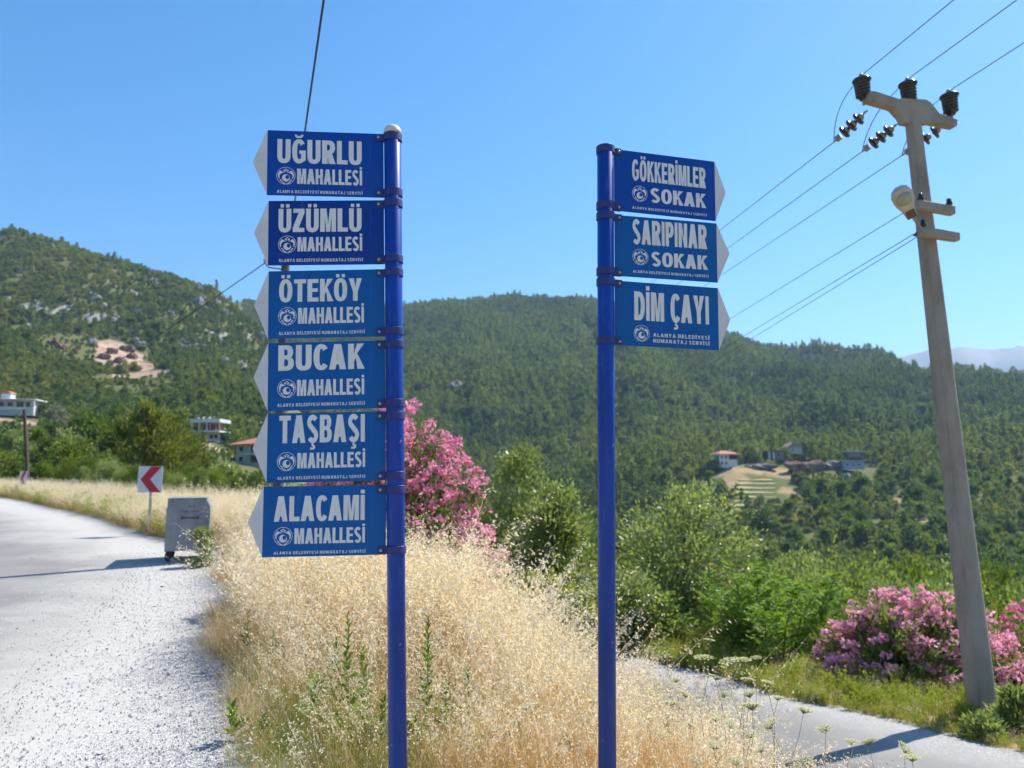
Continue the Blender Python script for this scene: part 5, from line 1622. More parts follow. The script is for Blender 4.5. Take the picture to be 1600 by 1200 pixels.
# ------------------------------------------------------------------ chevron boards
M_white = simple('sign_white', (0.62, 0.63, 0.66, 1), (0.54, 0.55, 0.59, 1), 10, 0.5)
M_red = simple('sign_red', (0.50, 0.020, 0.045, 1), (0.40, 0.02, 0.04, 1), 10, 0.5)
def chevron(label, px, D, py_base, yaw, S=0.6, lean=0.0, zc=None):
    x = (px - 800) / F * D * 1.0
    g = gz(x, D)
    r_ = tag(empty('chevron_sign', (x, D, g), (0, lean, yaw)), label, 'road sign', 'red and white bend markers')
    c = zc
    MB().box((0.02, 0.03, (c + S / 2 - 0.05) / 2 - 0.1), (0.06, 0.035, c + S / 2 - 0.05 + 0.2), bev=0.004).build('pole', M_zinc, r_)
    b = MB(); b.box((0, 0, c), (S, 0.012, S), bev=0.003); bo = b.build('board', M_white, r_)
    s = S / 2 * 0.985
    ch = [[[(-s * .78, c + 0.0), (s * .05, c + s), (s * .92, c + s), (s * .02, c + 0.0), (s * .92, c - s), (s * .05, c - s)]]]
    obj('chevron', flat_mesh('chevron', ch, M_red, -0.0082), bo)
    return r_
_x = (239 - 800) / F * 17.7
chevron('red and white chevron sign on a grey post left of the metal bin', 239, 17.9, 838, R(-6), 0.60, 0.0, at(239, 749, 17.9).z - gz((239 - 800) / F * 17.9, 17.9))
chevron('distant chevron sign seen edge on beside the leaning wooden pole', 42, 30.5, 775, R(-34), 0.60, 0.0, at(42, 748, 30.5).z - gz((42 - 800) / F * 30.5, 30.5))

# ------------------------------------------------------------------ poles and wires
M_wood = simple('weathered_wood', (0.13, 0.10, 0.075, 1), (0.065, 0.05, 0.04, 1), 7, 0.85, stretch=(1, 1, 0.08), bump=0.5, bscale=25)
M_wire = simple('wire', (0.055, 0.055, 0.06, 1), (0.09, 0.09, 0.09, 1), 3, 0.6)
M_cable = simple('black_cable', (0.012, 0.012, 0.014, 1), (0.02, 0.02, 0.02, 1), 3, 0.6)
def wood_pole(label, px, D, py_top, ptop_px, brackets=True):
    x = (px - 800) / F * D; g = gz(x, D)
    tp = at(ptop_px, py_top, D)
    r_ = tag(empty('wooden_pole', (x, D, g)), label, 'utility pole', 'wooden poles along the left road')
    h = tp.z - g; dx = tp.x - x
    MB().tube([(0, 0, -0.4), (dx * .33, 0, h * .33), (dx * .66, 0, h * .66), (dx, 0, h)], [0.105, 0.098, 0.09, 0.08], 12).build('shaft', M_wood, r_)
    if brackets:
        MB().tube([(dx, 0, h - 0.12), (dx - 0.30, -0.10, h - 0.10), (dx - 0.36, -0.12, h - 0.02)], 0.014, 6).build('bracket', M_rusty, r_)
        MB().lathe([(0.02, 0), (0.035, 0.02), (0.03, 0.05), (0.038, 0.06), (0.02, 0.09)], 10, Matrix.Translation((dx - 0.36, -0.12, h - 0.02))).build('insulator', simple('porcelain', (0.5, 0.48, 0.44, 1), None, 5, 0.3), r_)
    return Vector((tp.x, D, tp.z))
W1 = wood_pole('brown wooden pole standing behind the left sign column', 438, 14.6, 412, 446)
W2 = wood_pole('leaning brown wooden pole beside the far chevron sign', 52, 40.0, 640, 38, False)
def wire(label, pts, r_, mat, sag=0.0, name='overhead_wire', group=None):
    P = []
    for a, b in zip(pts[:-1], pts[1:]):
        a, b = Vector(a), Vector(b)
        for i in range(24):
            t = i / 24
            p = a.lerp(b, t); p.z -= sag * 4 * t * (1 - t)
            P.append(p)
    P.append(Vector(pts[-1]))
    me = MB().tube(P, r_, 6)
    o = me.build(name, mat)
    return tag(o, label, 'wire', group)
wire('thick black cable rising from behind the top left sign out of frame', [W1 + Vector((0, 0, -0.05)), Vector((6.2, -17.0, 7.6))], 0.011, M_cable, 0.25)
wire('black cable sloping from the wooden pole down to the left hillside', [W1 + Vector((-0.36, -0.12, -0.02)), W2], 0.010, M_cable, 0.3)

def concrete_mat():
    t = NT('weathered_concrete')
    n = t.noise(2.2, 6, 0.65); st = t.noise(4.0, 6, 0.7, stretch=(1.0, 1.0, 0.30)); fine = t.noise(60, 4, 0.7)
    c = t.mix(t.ramp(n, [(0.3, 0.0), (0.7, 1.0)]), (0.29, 0.25, 0.205, 1), (0.39, 0.345, 0.29, 1))
    c = t.mix(t.ramp(st, [(0.48, 0.0), (0.70, 0.7)]), c, (0.18, 0.145, 0.115, 1))
    pit = t.noise(24, 5, 0.8)
    c = t.mix(t.ramp(pit, [(0.66, 0.0), (0.74, 0.7)]), c, (0.10, 0.085, 0.07, 1))
    c = t.mix(t.math('MULTIPLY', fine, 0.3), c, (0.42, 0.40, 0.37, 1))
    t.base(c)
    t.bump(t.math('ADD', t.math('ADD', fine, st), pit), 0.45, 0.010)
    return t.set(0.9, 0, 0.2)
M_conc = concrete_mat()
M_black = simple('black_porcelain', (0.012, 0.010, 0.012, 1), (0.025, 0.02, 0.02, 1), 8, 0.22, 0, 0.6)
M_brown = simple('brown_porcelain', (0.045, 0.022, 0.022, 1), (0.06, 0.03, 0.03, 1), 8, 0.16, 0, 0.7)
M_steel = simple('galvanised_fitting', (0.36, 0.36, 0.35, 1), (0.24, 0.23, 0.22, 1), 20, 0.5, 0.4)
M_lamp = simple('lamp_housing', (0.56, 0.54, 0.48, 1), (0.44, 0.42, 0.37, 1), 8, 0.5)
def lens_mat():
    t = NT('lamp_glass')
    t.base((0.50, 0.53, 0.42, 1)); t.p.inputs['Transmission Weight'].default_value = 0.35
    return t.set(0.18, 0, 0.6)
M_lens = lens_mat()

def power_pole():
    D = 9.0
    pb, pt = at(1537, 1128, D), at(1425, 178, D)
    g = gz(pb.x, D)
    r_ = tag(empty('power_pole', (pb.x, D, g)), 'leaning grey concrete power pole with insulators and a street lamp', 'power pole')
    top = pt - Vector((pb.x, D, g)); H = top.z
    dx = top.x
    def P(z): return Vector((dx * z / H, 0, z))
    n = 20
    vs, fs = [], []
    zs = np.linspace(-0.4, H, 14)
    for z in zs:
        u = max(0, z / H); hw = 0.152 * (1 - u) + 0.086 * u
        c = P(z)
        for k in range(n):                        # rounded-corner section with a flat front
            a = 2 * math.pi * (k + 0.5) / n
            ca, sa = math.cos(a), math.sin(a)
            s = 1.0 / (abs(ca) ** 2.5 + abs(sa) ** 2.5) ** (1 / 2.5)
            vs.append((c.x + hw * ca * s, c.y + hw * 0.9 * sa * s, z))
    for i in range(len(zs) - 1):
        for k in range(n):
            k2 = (k + 1) % n
            fs.append((i * n + k, i * n + k2, (i + 1) * n + k2, (i + 1) * n + k))
    m = MB(); m.add(vs, fs, True); m.add(vs[-n:], [tuple(range(n))])
    m.build('shaft', M_conc, r_)
    # raised casting seam down the front left edge
    s = MB(); s.tube([P(z) + Vector((-(0.152 - 0.066 * z / H) * 0.55, -(0.152 - 0.066 * z / H) * 0.80, 0)) for z in np.linspace(0.1, H - 0.15, 12)], 0.009, 6); s.build('casting_seam', M_conc, r_)
    # cross-arm: a cast yoke with two drooping arms
    k = 9.0 / F
    yaw = R(12)
    arm = empty('crossarm'); COL.objects.unlink(arm); bpy.data.objects.remove(arm)
    def zp(px, py): 
        q = at(px, py, D); return (q.x - pb.x - dx, q.z - g - H)
    prof = [zp(1344, 167), zp(1344, 155), zp(1352, 153), zp(1396, 161), zp(1404, 159), zp(1444, 157), zp(1452, 160), zp(1468, 176), zp(1501, 183), zp(1500, 193), zp(1482, 192), zp(1456, 190), zp(1446, 192), zp(1442, 196), zp(1408, 195), zp(1402, 186), zp(1388, 174)]
    M = Matrix.Translation((dx, 0, H)) @ Matrix.Rotation(yaw, 4, 'Z')
    MB().prism(prof, -0.06, 0.06, M).build('crossarm', M_conc, r_)
    def rel(px, py, dd=0.0):
        q = at(px, py, D + dd); return Vector((q.x - pb.x, q.y - D, q.z - g))
    tops = []
    for j, (px, py, dd) in enumerate(((1349, 152, -0.08), (1421, 158, 0.0), (1486, 176, 0.12))):
        q = rel(px, py, dd)
        ins = MB()
        pr = [(0.05, -0.03), (0.05, 0.0)]
        for i in range(5):
            z0 = i * 0.042; rr = 0.088 + 0.002 * i
            pr += [(0.072, z0 + 0.004), (rr, z0 + 0.012), (rr, z0 + 0.026), (0.074, z0 + 0.036)]
        pr += [(0.107, 0.205), (0.112, 0.218), (0.105, 0.232), (0.07, 0.25), (0.035, 0.258), (0.030, 0.275)]
        tilt = Matrix.Rotation(-0.04, 4, 'Y')
        ins.lathe(pr, 20, Matrix.Translation(q) @ tilt)
        io = ins.build('pin_insulator', M_black, r_)
        MB().lathe([(0.030, 0.262), (0.034, 0.272), (0.022, 0.30), (0.012, 0.31)], 12, Matrix.Translation(q) @ tilt).build('cap_fitting', M_steel, io)
        MB().lathe([(0.020, -0.10), (0.020, -0.02)], 8, Matrix.Translation(q) @ tilt).build('pin', M_steel, io)
        tops.append(Vector((pb.x, D, g)) + q + Vector((0, 0, 0.29)))
    # strain strings: (start on the arm, end)
    ends = []
    for (ax, ay, bx, by, d0, d1) in ((1357, 171, 1303, 222, -0.05, 0.35), (1405, 192, 1347, 237, 0.1, 0.5), (1481, 192, 1409, 243, 0.20, 0.6)):
        a, b = rel(ax, ay, d0), rel(bx, by, d1)
        dv = (b - a).normalized(); L = (b - a).length
        Mx = Matrix.Translation(a) @ dv.to_track_quat('Z', 'Y').to_matrix().to_4x4()
        st = MB(); st.tube([a + dv * 0.005, a + dv * L * 0.18], 0.011, 6); st.tube([a + dv * L * 0.08 + Vector((0, 0, 0.018)), a + dv * L * 0.2], 0.009, 6)
        so = st.build('strain_string', M_steel, r_)
        for i in range(3):
            z0 = L * (0.24 + 0.20 * i)
            MB().lathe([(0.022, z0 - 0.045), (0.040, z0 - 0.030), (0.046, z0 + 0.0)], 14, Mx).build('disc_cap', M_steel, so)
            MB().lathe([(0.046, z0), (0.080, z0 + 0.006), (0.090, z0 + 0.026), (0.080, z0 + 0.040), (0.045, z0 + 0.034), (0.02, z0 + 0.05)], 20, Mx).build('insulator_disc', M_brown, so)
        e = MB(); e.box((0, 0, 0), (0.045, 0.07, L * 0.13), dv.to_track_quat('Z', 'Y').to_matrix()); 
        eo = e.build('tension_clamp', M_steel, so); eo.location = a + dv * L * 0.86
        MB().tube([a + dv * L * 0.92, a + dv * L * 1.0], 0.012, 6).build('dead_end', M_steel, so)
        ends.append(Vector((pb.x, D, g)) + a + dv * L)
    # low voltage arms with little insulators
    def lv(px0, py0, px1, py1, ins):
        a, b = rel(px0, py0, -0.24), rel(px1, py1, -0.10)
        c = (a + b) / 2; dv = (b - a)
        rot = dv.to_track_quat('X', 'Z').to_matrix()
        o = MB().box(c, (dv.length, 0.10, 0.105), rot, bev=0.012).build('bracket_arm', M_conc, r_)
        for t, hgt in ins:
            q = a.lerp(b, t) + Vector((0, -0.02, 0.045))
            MB().lathe([(0.012, -0.02), (0.018, 0.01), (0.038, 0.018), (0.036, 0.045), (0.024, 0.055), (0.030, 0.070), (0.026, 0.088), (0.010, 0.10)], 12, Matrix.Translation(q)).build('small_insulator', M_black, o)
        return a, b
    lv(1432, 320, 1489, 330, [(0.10, 0), (0.88, 0)])
    lv(1438, 362, 1496, 371, [(0.06, 0)])
    for zz in (P(rel(1440, 326).z), P(rel(1445, 362).z)):
        u = zz.z / H; hw = 0.152 * (1 - u) + 0.086 * u
        MB().box(zz + Vector((0, 0, -0.02)), (2 * hw + 0.012, 2 * hw * 0.9 + 0.012, 0.022), bev=0.004).build('steel_strap', M_rusty, r_)
    # street lamp on a bent tube
    a = rel(1446, 366, -0.26); b = rel(1424, 336, -0.34); c = rel(1412, 318, -0.42)
    lo = MB().tube([a + Vector((0.05, 0.02, -0.01)), a, a.lerp(b, 0.5), b, c], 0.017, 8).build('lamp_arm', M_steel, r_)
    hd0, hd1 = rel(1424, 338, -0.32), rel(1404, 294, -0.60)
    ax = (hd1 - hd0); Lh = ax.length; ax.normalize()
    nrm = Vector((-0.10, -0.80, -0.62)); nrm = (nrm - ax * nrm.dot(ax)).normalized()      # the glass looks down towards the road
    sd = ax.cross(nrm).normalized()
    Mh = Matrix.Translation(hd0) @ Matrix((sd, ax, nrm)).transposed().to_4x4()
    outl = [(-0.055, 0.0), (0.055, 0.0), (0.075, Lh * .30), (0.112, Lh * .55), (0.118, Lh * .75), (0.09, Lh * .93), (0.04, Lh), (-0.04, Lh), (-0.09, Lh * .93), (-0.118, Lh * .75), (-0.112, Lh * .55), (-0.075, Lh * .30)]
    sh = MB()
    rings = []
    for zc, sc_ in ((0.035, 0.96), (0.02, 1.0), (-0.03, 0.97), (-0.075, 0.72), (-0.09, 0.30)):
        rings.append([Mh @ Vector((x * sc_, Lh * .5 + (y - Lh * .5) * (0.5 + 0.5 * sc_), zc)) for x, y in outl])
    vs = [v for rg in rings for v in rg]; q = len(outl)
    fs = [(i * q + k, i * q + (k + 1) % q, (i + 1) * q + (k + 1) % q, (i + 1) * q + k) for i in range(len(rings) - 1) for k in range(q)]
    fs += [tuple(range(q)), tuple((len(rings) - 1) * q + k for k in range(q))[::-1]]
    sh.add(vs, fs, True)
    so = sh.build('lamp_housing', M_lamp, r_)
    MB().lathe([(0.090, 0.0), (0.090, 0.008), (0.080, 0.032), (0.055, 0.055), (0.02, 0.066)], 20, Mh @ Matrix.Translation((0, Lh * .68, 0.034))).build('lamp_glass', M_lens, so)
    MB().box(Mh @ Vector((0, Lh * 0.14, 0.03)), (0.10, Lh * .24, 0.05), (Mh.to_3x3()), bev=0.006).build('ballast_cover', M_rusty, so)
    return Vector((pb.x, D, g)), tops, ends, rel
pole_o, pin_tops, strain_ends, prel = power_pole()
Wp = lambda px, py, D: at(px, py, D)
far_pts = [at(800, 582, 640), at(816, 590, 650), at(832, 598, 660)]
WG = 'wires of the concrete power pole'
for a, b, w_ in zip(strain_ends, far_pts, ('upper', 'middle', 'lower')):
    wire('thin grey wire, %s of the three running left from the insulator strings' % w_, [a, b], 0.0055, M_wire, 4.0, group=WG)
for a, b, w_ in zip(pin_tops, (Vector((10.5, -24, 7.6)), Vector((11.4, -24, 7.4)), Vector((12.3, -24, 7.2))), ('left', 'middle', 'right')):
    wire('thin wire climbing out of frame from the %s black insulator' % w_, [a, b], 0.0055, M_wire, 0.25, group=WG)
for a, b, w_ in zip(pin_tops, strain_ends, ('left', 'middle', 'right')):
    c_ = (a + b) / 2 + Vector((-0.16, 0.05, 0.10))
    q_ = [(1 - t) ** 2 * (a + Vector((0, 0, -0.02))) + 2 * t * (1 - t) * c_ + t * t * b for t in np.linspace(0, 1, 9)]
    wire('short curved jumper wire under the %s black insulator' % w_, q_, 0.005, M_wire, 0.0, group=WG)
for (px, py), b, w_ in zip(((1436, 318), (1441, 358), (1443, 364)), (at(860, 640, 620), at(872, 668, 600), at(884, 676, 590)), ('top', 'middle', 'bottom')):
    wire('thin wire, %s of the three running left from the bracket arms' % w_, [pole_o + prel(px, py, -0.22), b], 0.005, M_wire, 4.0, group=WG)

# ------------------------------------------------------------------ houses
M_plaster = simple('white_plaster', (0.70, 0.70, 0.68, 1), (0.60, 0.60, 0.58, 1), 0.6, 0.85)
M_cream = simple('cream_plaster', (0.50, 0.46, 0.40, 1), (0.42, 0.38, 0.33, 1), 0.6, 0.85)
M_brick = simple('raw_brick', (0.42, 0.24, 0.17, 1), (0.34, 0.19, 0.13, 1), 1.5, 0.9)
M_tile = simple('roof_tiles', (0.48, 0.20, 0.13, 1), (0.36, 0.15, 0.10, 1), 1.2, 0.85)
M_glass = simple('window_glass', (0.03, 0.04, 0.05, 1), (0.06, 0.07, 0.08, 1), 0.5, 0.1, 0, 0.8)
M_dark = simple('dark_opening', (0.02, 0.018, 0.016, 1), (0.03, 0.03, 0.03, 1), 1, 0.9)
M_stonew = simple('rubble_stone', (0.27, 0.24, 0.20, 1), (0.14, 0.12, 0.10, 1), 0.8, 0.95, bump=0.8, bscale=2.0)
M_blue = simple('pale_blue_wall', (0.34, 0.44, 0.52, 1), (0.28, 0.36, 0.44, 1), 0.5, 0.8)
M_sheet = simple('white_sheet_roof', (0.68, 0.70, 0.72, 1), (0.58, 0.60, 0.62, 1), 0.8, 0.5)
M_redrock = simple('red_cliff_rock', (0.24, 0.12, 0.08, 1), (0.15, 0.115, 0.095, 1), 1.6, 0.95, bump=1.0, bscale=4.0)
M_tank = simple('water_tank', (0.75, 0.75, 0.74, 1), None, 2, 0.5)
def house_root(name, label, cat, px, py, D, rz=0.0, grp=None):
    p = at(px, py, D)
    return tag(empty(name, p, (0, 0, rz)), label, cat, grp)
def win(par, x, z, w, h, y, frame=None, glass=None):
    fr = MB()
    t = 0.10
    fr.box((x, y, z + h / 2 - t / 2), (w, 0.12, t)); fr.box((x, y, z - h / 2 + t / 2), (w, 0.12, t))
    fr.box((x - w / 2 + t / 2, y, z), (t, 0.12, h - 2 * t)); fr.box((x + w / 2 - t / 2, y, z), (t, 0.12, h - 2 * t))
    f = fr.build('window', frame or M_plaster, par)
    MB().box((x, y + 0.02, z), (w - 2 * t, 0.05, h - 2 * t)).build('pane', glass or M_glass, f)
    return f
def tank(par, x, y, z):
    m = MB(); m.lathe([(0.35, 0), (0.36, 0.7), (0.30, 0.85), (0.1, 0.92)], 12, Matrix.Translation((x, y, z + 0.4))); 
    o = m.build('water_tank', M_tank, par)
    s = MB()
    for a in (-.25, .25):
        for b in (-.25, .25): s.box((x + a, y + b, z + 0.2), (0.06, 0.06, 0.4))
    s.build('tank_stand', M_steel, o)
# white villa, left
h = house_root('villa', 'white flat roofed villa at the left edge above the road', 'house', 27, 641, 262, R(8))
h.scale = (0.84, 0.84, 0.74)
MB().box((-0.6, 3, 1.0), (14.6, 7, 7.0)).build('wall', M_plaster, h)
MB().box((0.0, 1.8, 4.75), (16.4, 10.5, 0.55), bev=0.05).build('roof_slab', M_plaster, h)
MB().box((-5.2, 3, 6.4), (3.6, 4, 2.8)).build('roof_room', M_plaster, h)
MB().prism([(-7.6, 7.8), (-3.0, 7.8), (-4.4, 9.0), (-6.4, 9.0)], 0.6, 5.6).build('roof', M_tile, h)
for x_ in (-7.6, 7.6): MB().box((x_, -3.4, 1.0), (0.5, 0.5, 7.0)).build('column', M_plaster, h)
for x_ in (-6.0, -2.6): win(h, x_, 2.6, 2.2, 2.2, -0.56)
win(h, 1.2, 2.6, 3.0, 2.6, -0.56); win(h, 4.2, 2.6, 1.8, 2.4, -0.56)
MB().box((0.0, -3.3, 0.6), (15.6, 0.12, 1.0)).build('balustrade', M_plaster, h)
# white two storey house
h = house_root('villa', 'white two storey house with open upper floor, above the red roofed house', 'house', 324, 688, 250, R(-5))
h.scale = (0.86, 0.86, 0.88)
MB().box((0, 3, 0.6), (9.0, 6, 5.6)).build('wall', M_plaster, h)
MB().box((0, 2.6, 5.0), (8.4, 5, 3.0)).build('upper_wall', M_brick, h)
MB().box((0.2, 1.6, 3.15), (11.6, 9.2, 0.55)).build('floor_slab', M_plaster, h)
MB().box((0.2, 1.6, 7.1), (11.6, 9.2, 1.25)).build('parapet', M_plaster, h)
for x_ in (-5.2, -2.1, 0.8, 2.2, 4.4, 5.6): MB().box((x_, -2.6, 4.95), (0.35, 0.35, 3.05)).build('column', M_plaster if x_ < 2 else M_brick, h)
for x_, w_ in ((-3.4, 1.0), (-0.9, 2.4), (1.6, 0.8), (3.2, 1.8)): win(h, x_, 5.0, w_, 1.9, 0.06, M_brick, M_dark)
for x_ in (-1.2, 1.6, 3.4): win(h, x_, 1.4, 1.6, 1.7, -0.06)
MB().prism([(-4.7, -2.4), (-1.9, -3.0), (-2.6, 2.8), (-4.9, 2.8)], -2.2, -0.2).build('ramp_wall', M_plaster, h)
for x_, y_ in ((-6.6, 5), (-3.4, 3.0), (-1.1, 3.2)): tank(h, x_, y_, 7.6)
# red roofed house
h = house_root('red_roofed_house', 'cream house with red tiled roof just left of the signs', 'house', 388, 728, 183, R(-14))
MB().box((0, 3, 2.2), (7.0, 6, 6.0)).build('wall', M_cream, h)
MB().box((-4.3, 2.6, 0.6), (3.4, 5, 2.6)).build('annex', simple('dark_annex', (0.10, 0.085, 0.08, 1), (0.06, 0.05, 0.05, 1), 1, 0.9), h)
v = [(-5.4, -1.4, 5.0), (4.6, -1.4, 5.3), (4.6, 7.2, 5.3), (-5.4, 7.2, 5.0), (0.6, 2.9, 6.9), (2.0, 2.9, 6.9)]
MB().add(v, [(0, 1, 5, 4), (1, 2, 5), (2, 3, 4, 5), (3, 0, 4), (0, 3, 2, 1)]).build('roof', M_tile, h)
MB().box((1.6, 2.6, 7.0), (0.7, 0.7, 1.2)).build('chimney', M_plaster, h)
for z_ in (1.6, 4.0):
    win(h, -2.0, z_, 1.2, 1.3, -0.06, M_cream); win(h, 1.9, z_, 2.8, 1.7, -0.06, M_cream)
MB().box((3.9, -1.2, 1.6), (0.25, 0.25, 7.0)).build('column', M_plaster, h)
MB().box((1.8, -0.8, 2.75), (4.2, 1.5, 0.2)).build('balcony', M_plaster, h)
tank(h, 3.0, 4.0, 6.0)
# village on the valley shoulder
h = house_root('red_roofed_house', 'two storey whitewashed house with red roof at the left end of the valley hamlet', 'house', 1139, 729, 407, R(18))
MB().box((0, 4, 3.0), (11.0, 7, 7.4)).build('wall', M_plaster, h)
v = [(-6.4, -1.0, 6.6), (6.4, -1.0, 6.6), (6.4, 8.6, 6.6), (-6.4, 8.6, 6.6), (-2.4, 3.8, 8.4), (2.6, 3.8, 8.4)]
MB().add(v, [(0, 1, 5, 4), (1, 2, 5), (2, 3, 4, 5), (3, 0, 4), (0, 3, 2, 1)]).build('roof', M_tile, h)
MB().box((3.0, 3.4, 8.6), (0.8, 0.8, 1.6)).build('chimney', M_plaster, h)
for z_ in (1.8, 4.9):
    for x_ in (-3.8, -1.4): win(h, x_, z_, 1.3, 1.5, 0.42)
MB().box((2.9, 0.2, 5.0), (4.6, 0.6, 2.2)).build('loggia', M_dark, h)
h = house_root('long_shed', 'long pale blue shed with white sheet roof at the right end of the hamlet', 'shed', 1335, 733, 404, R(-4))
MB().box((0, 2.4, 2.0), (11.0, 4.6, 4.4)).build('wall', M_blue, h)
MB().prism([(-6.2, 4.3), (6.4, 4.6), (6.4, 4.85), (-6.2, 4.55)], -0.8, 5.4).build('roof', M_sheet, h)
for x_ in (-3.6, -0.4, 2.6): win(h, x_, 2.4, 1.3, 1.1, 0.04, M_sheet)
h = house_root('low_house', 'low building with flat white roof behind the long blue shed', 'house', 1338, 714, 425, R(6))
MB().box((0, 3, 1.2), (8.5, 5, 3.4)).build('wall', M_stonew, h)
MB().box((0, 3, 3.1), (10.5, 7, 0.45)).build('roof', M_sheet, h)
win(h, -1.6, 1.4, 1.2, 1.2, 0.42); win(h, 2.0, 1.4, 1.2, 1.2, 0.42)
h = house_root('low_house', 'low stone house with brown roof in the middle of the hamlet', 'house', 1212, 716, 420, R(-6))
MB().box((0, 3, 1.6), (9.0, 5, 4.4)).build('wall', M_stonew, h)
MB().prism([(-5.4, 3.6), (5.6, 4.2), (5.6, 4.6), (-5.4, 4.0)], -0.4, 6.6).build('roof', simple('brown_roof', (0.36, 0.24, 0.17, 1), None, 1, 0.9), h)
for x_ in (-3.4, -1.0): MB().box((x_, -0.2, 1.4), (0.8, 0.8, 4.0)).build('column', M_plaster, h)
win(h, 1.6, 2.0, 1.6, 1.6, 0.42)
h = house_root('low_house', 'small house with weathered tile roof behind the stone wall', 'house', 1244, 708, 428, R(10))
MB().box((0, 3, 1.6), (8.0, 5, 4.0)).build('wall', M_cream, h)
MB().prism([(-5, 3.4), (5, 3.4), (2.4, 5.6), (-2.0, 5.8)], -0.2, 6.4).build('roof', simple('old_tiles', (0.40, 0.29, 0.23, 1), (0.30, 0.2, 0.16, 1), 0.8, 0.9), h)
win(h, -1.6, 2.0, 1.2, 1.2, 0.42)

# rocks: cliffs at the hamlet and outcrops on the slopes
def rock_mesh(seed, mat, sub=4):
    import bmesh
    bm = bmesh.new(); bmesh.ops.create_icosphere(bm, subdivisions=sub, radius=1)
    rng = np.random.default_rng(seed)
    V = np.array([v.co[:] for v in bm.verts])
    o = rng.uniform(-50, 50, 3)
    d = (fbm(V[:, 0] * 2.1 + o[0] + V[:, 2], V[:, 1] * 2.1 + o[1] - V[:, 2] * 1.7, 5, seed) - 0.5) * 1.7
    st = np.round(V[:, 2] * 3 + d * 2) / 3
    for v, k, s in zip(bm.verts, d, st):
        v.co = v.co * (1 + k * 0.8); v.co.z = v.co.z * 0.7 + s * 0.3
    me = bpy.data.meshes.new('rock'); bm.to_mesh(me); bm.free(); me.materials.append(mat)
    return me
M_lime = simple('limestone', (0.36, 0.34, 0.31, 1), (0.17, 0.16, 0.15, 1), 2.2, 0.95, bump=0.9, bscale=3.0)
GREYR = [rock_mesh(820 + i, M_stonew) for i in range(2)]
ROCKS = [rock_mesh(800 + i, M_lime) for i in range(4)]
REDR = [rock_mesh(810 + i, M_redrock) for i in range(2)]
def rocks():
    rng = np.random.default_rng(31)
    for lab, px, py, D, s, me in (('reddish brown cliff in the middle of the hamlet', 1258, 732, 404, (12, 4, 4.8), REDR[0]), ('dark stone outcrop between the red roofed house and the low stone house', 1188, 730, 408, (7, 3, 1.9), GREYR[0]), ('grey boulder outcrop left of the long blue shed', 1300, 728, 410, (6, 3, 2.9), GREYR[1]), ('small grey boulder below the long blue shed', 1322, 747, 392, (3.2, 2.5, 2.6), ROCKS[3]),
                               ('pale crag on the shoulder of the far hill right of the left post', 715, 606, 740, (9, 6, 7), ROCKS[0])):
        p = at(px, py, D)
        tag(obj('rock_outcrop', me, None, (p.x, D, gz(p.x, D) + s[2] * 0.25), (0, 0, rng.uniform(-0.4, 0.4)), s), lab, 'rock')
    for i, (px, py, s) in enumerate(((72, 538, 2.2), (88, 545, 2.0), (108, 552, 1.8), (156, 560, 2.2), (168, 552, 2.4), (178, 566, 2.2), (190, 548, 2.8), (200, 560, 2.4), (186, 582, 1.8), (206, 578, 2.0))):
        t = np.linspace(300, 800, 600)
        hit = np.where(ground_z((px - 800) / F * t, t) > EYE + tanphi(py) * t)[0]
        if len(hit):
            D = t[hit[0]]; x_ = (px - 800) / F * D
            tag(obj('rock_outcrop', REDR[i % 2], None, (x_, D, gz(x_, D) + s * 0.3), (0, 0, i * 1.1), (s * 1.5, s, s * 1.1)), 'broken reddish rock in the bare scar on the left hillside', 'rock', 'red rocks of the hillside scar')
    spots = [(130, 465, 2.6), (140, 470, 3.0), (150, 482, 2.4), (163, 505, 2.6), (170, 498, 2.2), (180, 512, 2.4), (196, 522, 2.4), (157, 528, 2.2), (205, 540, 2.8), (212, 545, 2.6), (219, 430, 3.4), (205, 492, 2.4), (258, 494, 2.2), (299, 458, 3.4), (302, 478, 3.6), (305, 470, 3.0), (330, 480, 3.0), (342, 492, 3.6), (337, 467, 2.6), (345, 575, 3.2), (370, 578, 4.0), (376, 590, 3.2), (295, 575, 2.0), (66, 422, 2.2), (60, 388, 2.0), (10, 426, 2.4), (402, 530, 3.0), (38, 474, 1.8), (135, 540, 2.2), (285, 432, 1.8)]
    for px, py, s in spots:
        # march the ray to the slope
        t = np.linspace(300, 800, 600); e = tanphi(py)
        zz = ground_z((px - 800) / F * t, t)
        hit = np.where(zz > EYE + e * t)[0]
        if not len(hit): continue
        D = t[hit[0]]; x_ = (px - 800) / F * D
        tag(obj('rock_outcrop', ROCKS[rng.integers(0, 4)], None, (x_, D, zz[hit[0]] + s * 0.5), (rng.normal(0, .2), rng.normal(0, .2), rng.uniform(0, 6.28)), (s * rng.uniform(0.9, 1.6), s, s * rng.uniform(0.8, 1.5))), 'pale grey rock outcrop among the scrub of the left hillside', 'rock', 'rock outcrops on the left hillside')
rocks()
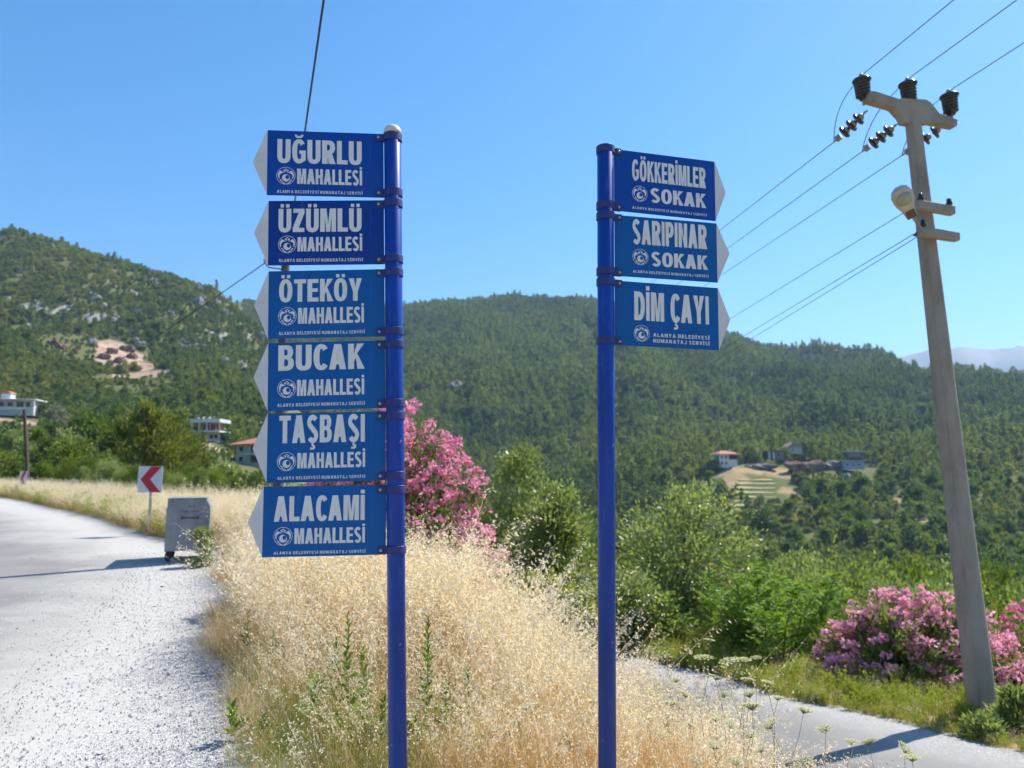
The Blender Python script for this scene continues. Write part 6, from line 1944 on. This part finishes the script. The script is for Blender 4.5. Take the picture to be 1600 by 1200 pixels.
# cultivated terraces below the hamlet: each step a low stone riser with a strip of crop
M_crop = simple('terrace_crop', (0.24, 0.25, 0.085, 1), (0.38, 0.33, 0.15, 1), 0.5, 0.95, stretch=(0.25, 1, 1))
def terraces():
    for i, (py, x0, x1) in enumerate(((752, 1156, 1208), (758, 1154, 1212), (765, 1154, 1212), (772, 1150, 1212), (779, 1146, 1213), (786, 1140, 1213), (793, 1136, 1212), (800, 1138, 1206))):
        t_ = np.linspace(300, 440, 700); xm = ((x0 + x1) / 2 - 800) / F
        hit = np.where(ground_z(xm * t_, t_) > EYE + tanphi(py) * t_)[0]
        D = float(t_[hit[0]]) if len(hit) else 400 - i * 4.2
        a, b = at(x0, py, D), at(x1, py, D)
        a.z += 0.5
        L = b.x - a.x
        r_ = tag(empty('field_terrace', ((a.x + b.x) / 2, D, a.z)), 'narrow cultivated terrace step below the hamlet, %s from the top' % ordinal(i), 'terrace', 'cultivated terraces below the hamlet')
        rng = np.random.default_rng(i)
        n = 24; xs = np.linspace(-L / 2, L / 2, n); off = np.cumsum(rng.normal(0, 0.12, n)); off -= off.mean()
        V = [(x_, o_ - 0.0, -2.4) for x_, o_ in zip(xs, off)] + [(x_, o_ + 0.25, 0.0) for x_, o_ in zip(xs, off)]
        MB().add(V, [(k, k + 1, n + k + 1, n + k) for k in range(n - 1)]).build('riser', simple('terrace_earth', (0.40, 0.36, 0.18, 1), (0.28, 0.30, 0.12, 1), 0.6, 0.95) if i == 0 else bpy.data.materials['terrace_earth'], r_)
        V = [(x_, o_ + 0.25, 0.0) for x_, o_ in zip(xs, off)] + [(x_, o_ + 5.6, 1.15) for x_, o_ in zip(xs, off)]
        MB().add(V, [(k, k + 1, n + k + 1, n + k) for k in range(n - 1)]).build('crop_strip', M_crop, r_)
terraces()

# ------------------------------------------------------------------ air
def haze():
    top = 1010.0
    me = MB().box((0, 2000, (top - 400) / 2), (24000, 9000, top + 400))
    t = bpy.data.materials.new('air'); t.use_nodes = True
    n = t.node_tree.nodes; n.remove(n['Principled BSDF'])
    v = n.new('ShaderNodeVolumePrincipled')
    v.inputs['Color'].default_value = (0.45, 0.68, 1.0, 1)
    v.inputs['Density'].default_value = 1.3e-4
    v.inputs['Anisotropy'].default_value = 0.2
    t.node_tree.links.new(v.outputs['Volume'], n['Material Output'].inputs['Volume'])
    o = me.build('haze', t)
    return tag(o, 'thin blue summer haze filling the valley air', 'haze', kind='stuff')
haze()
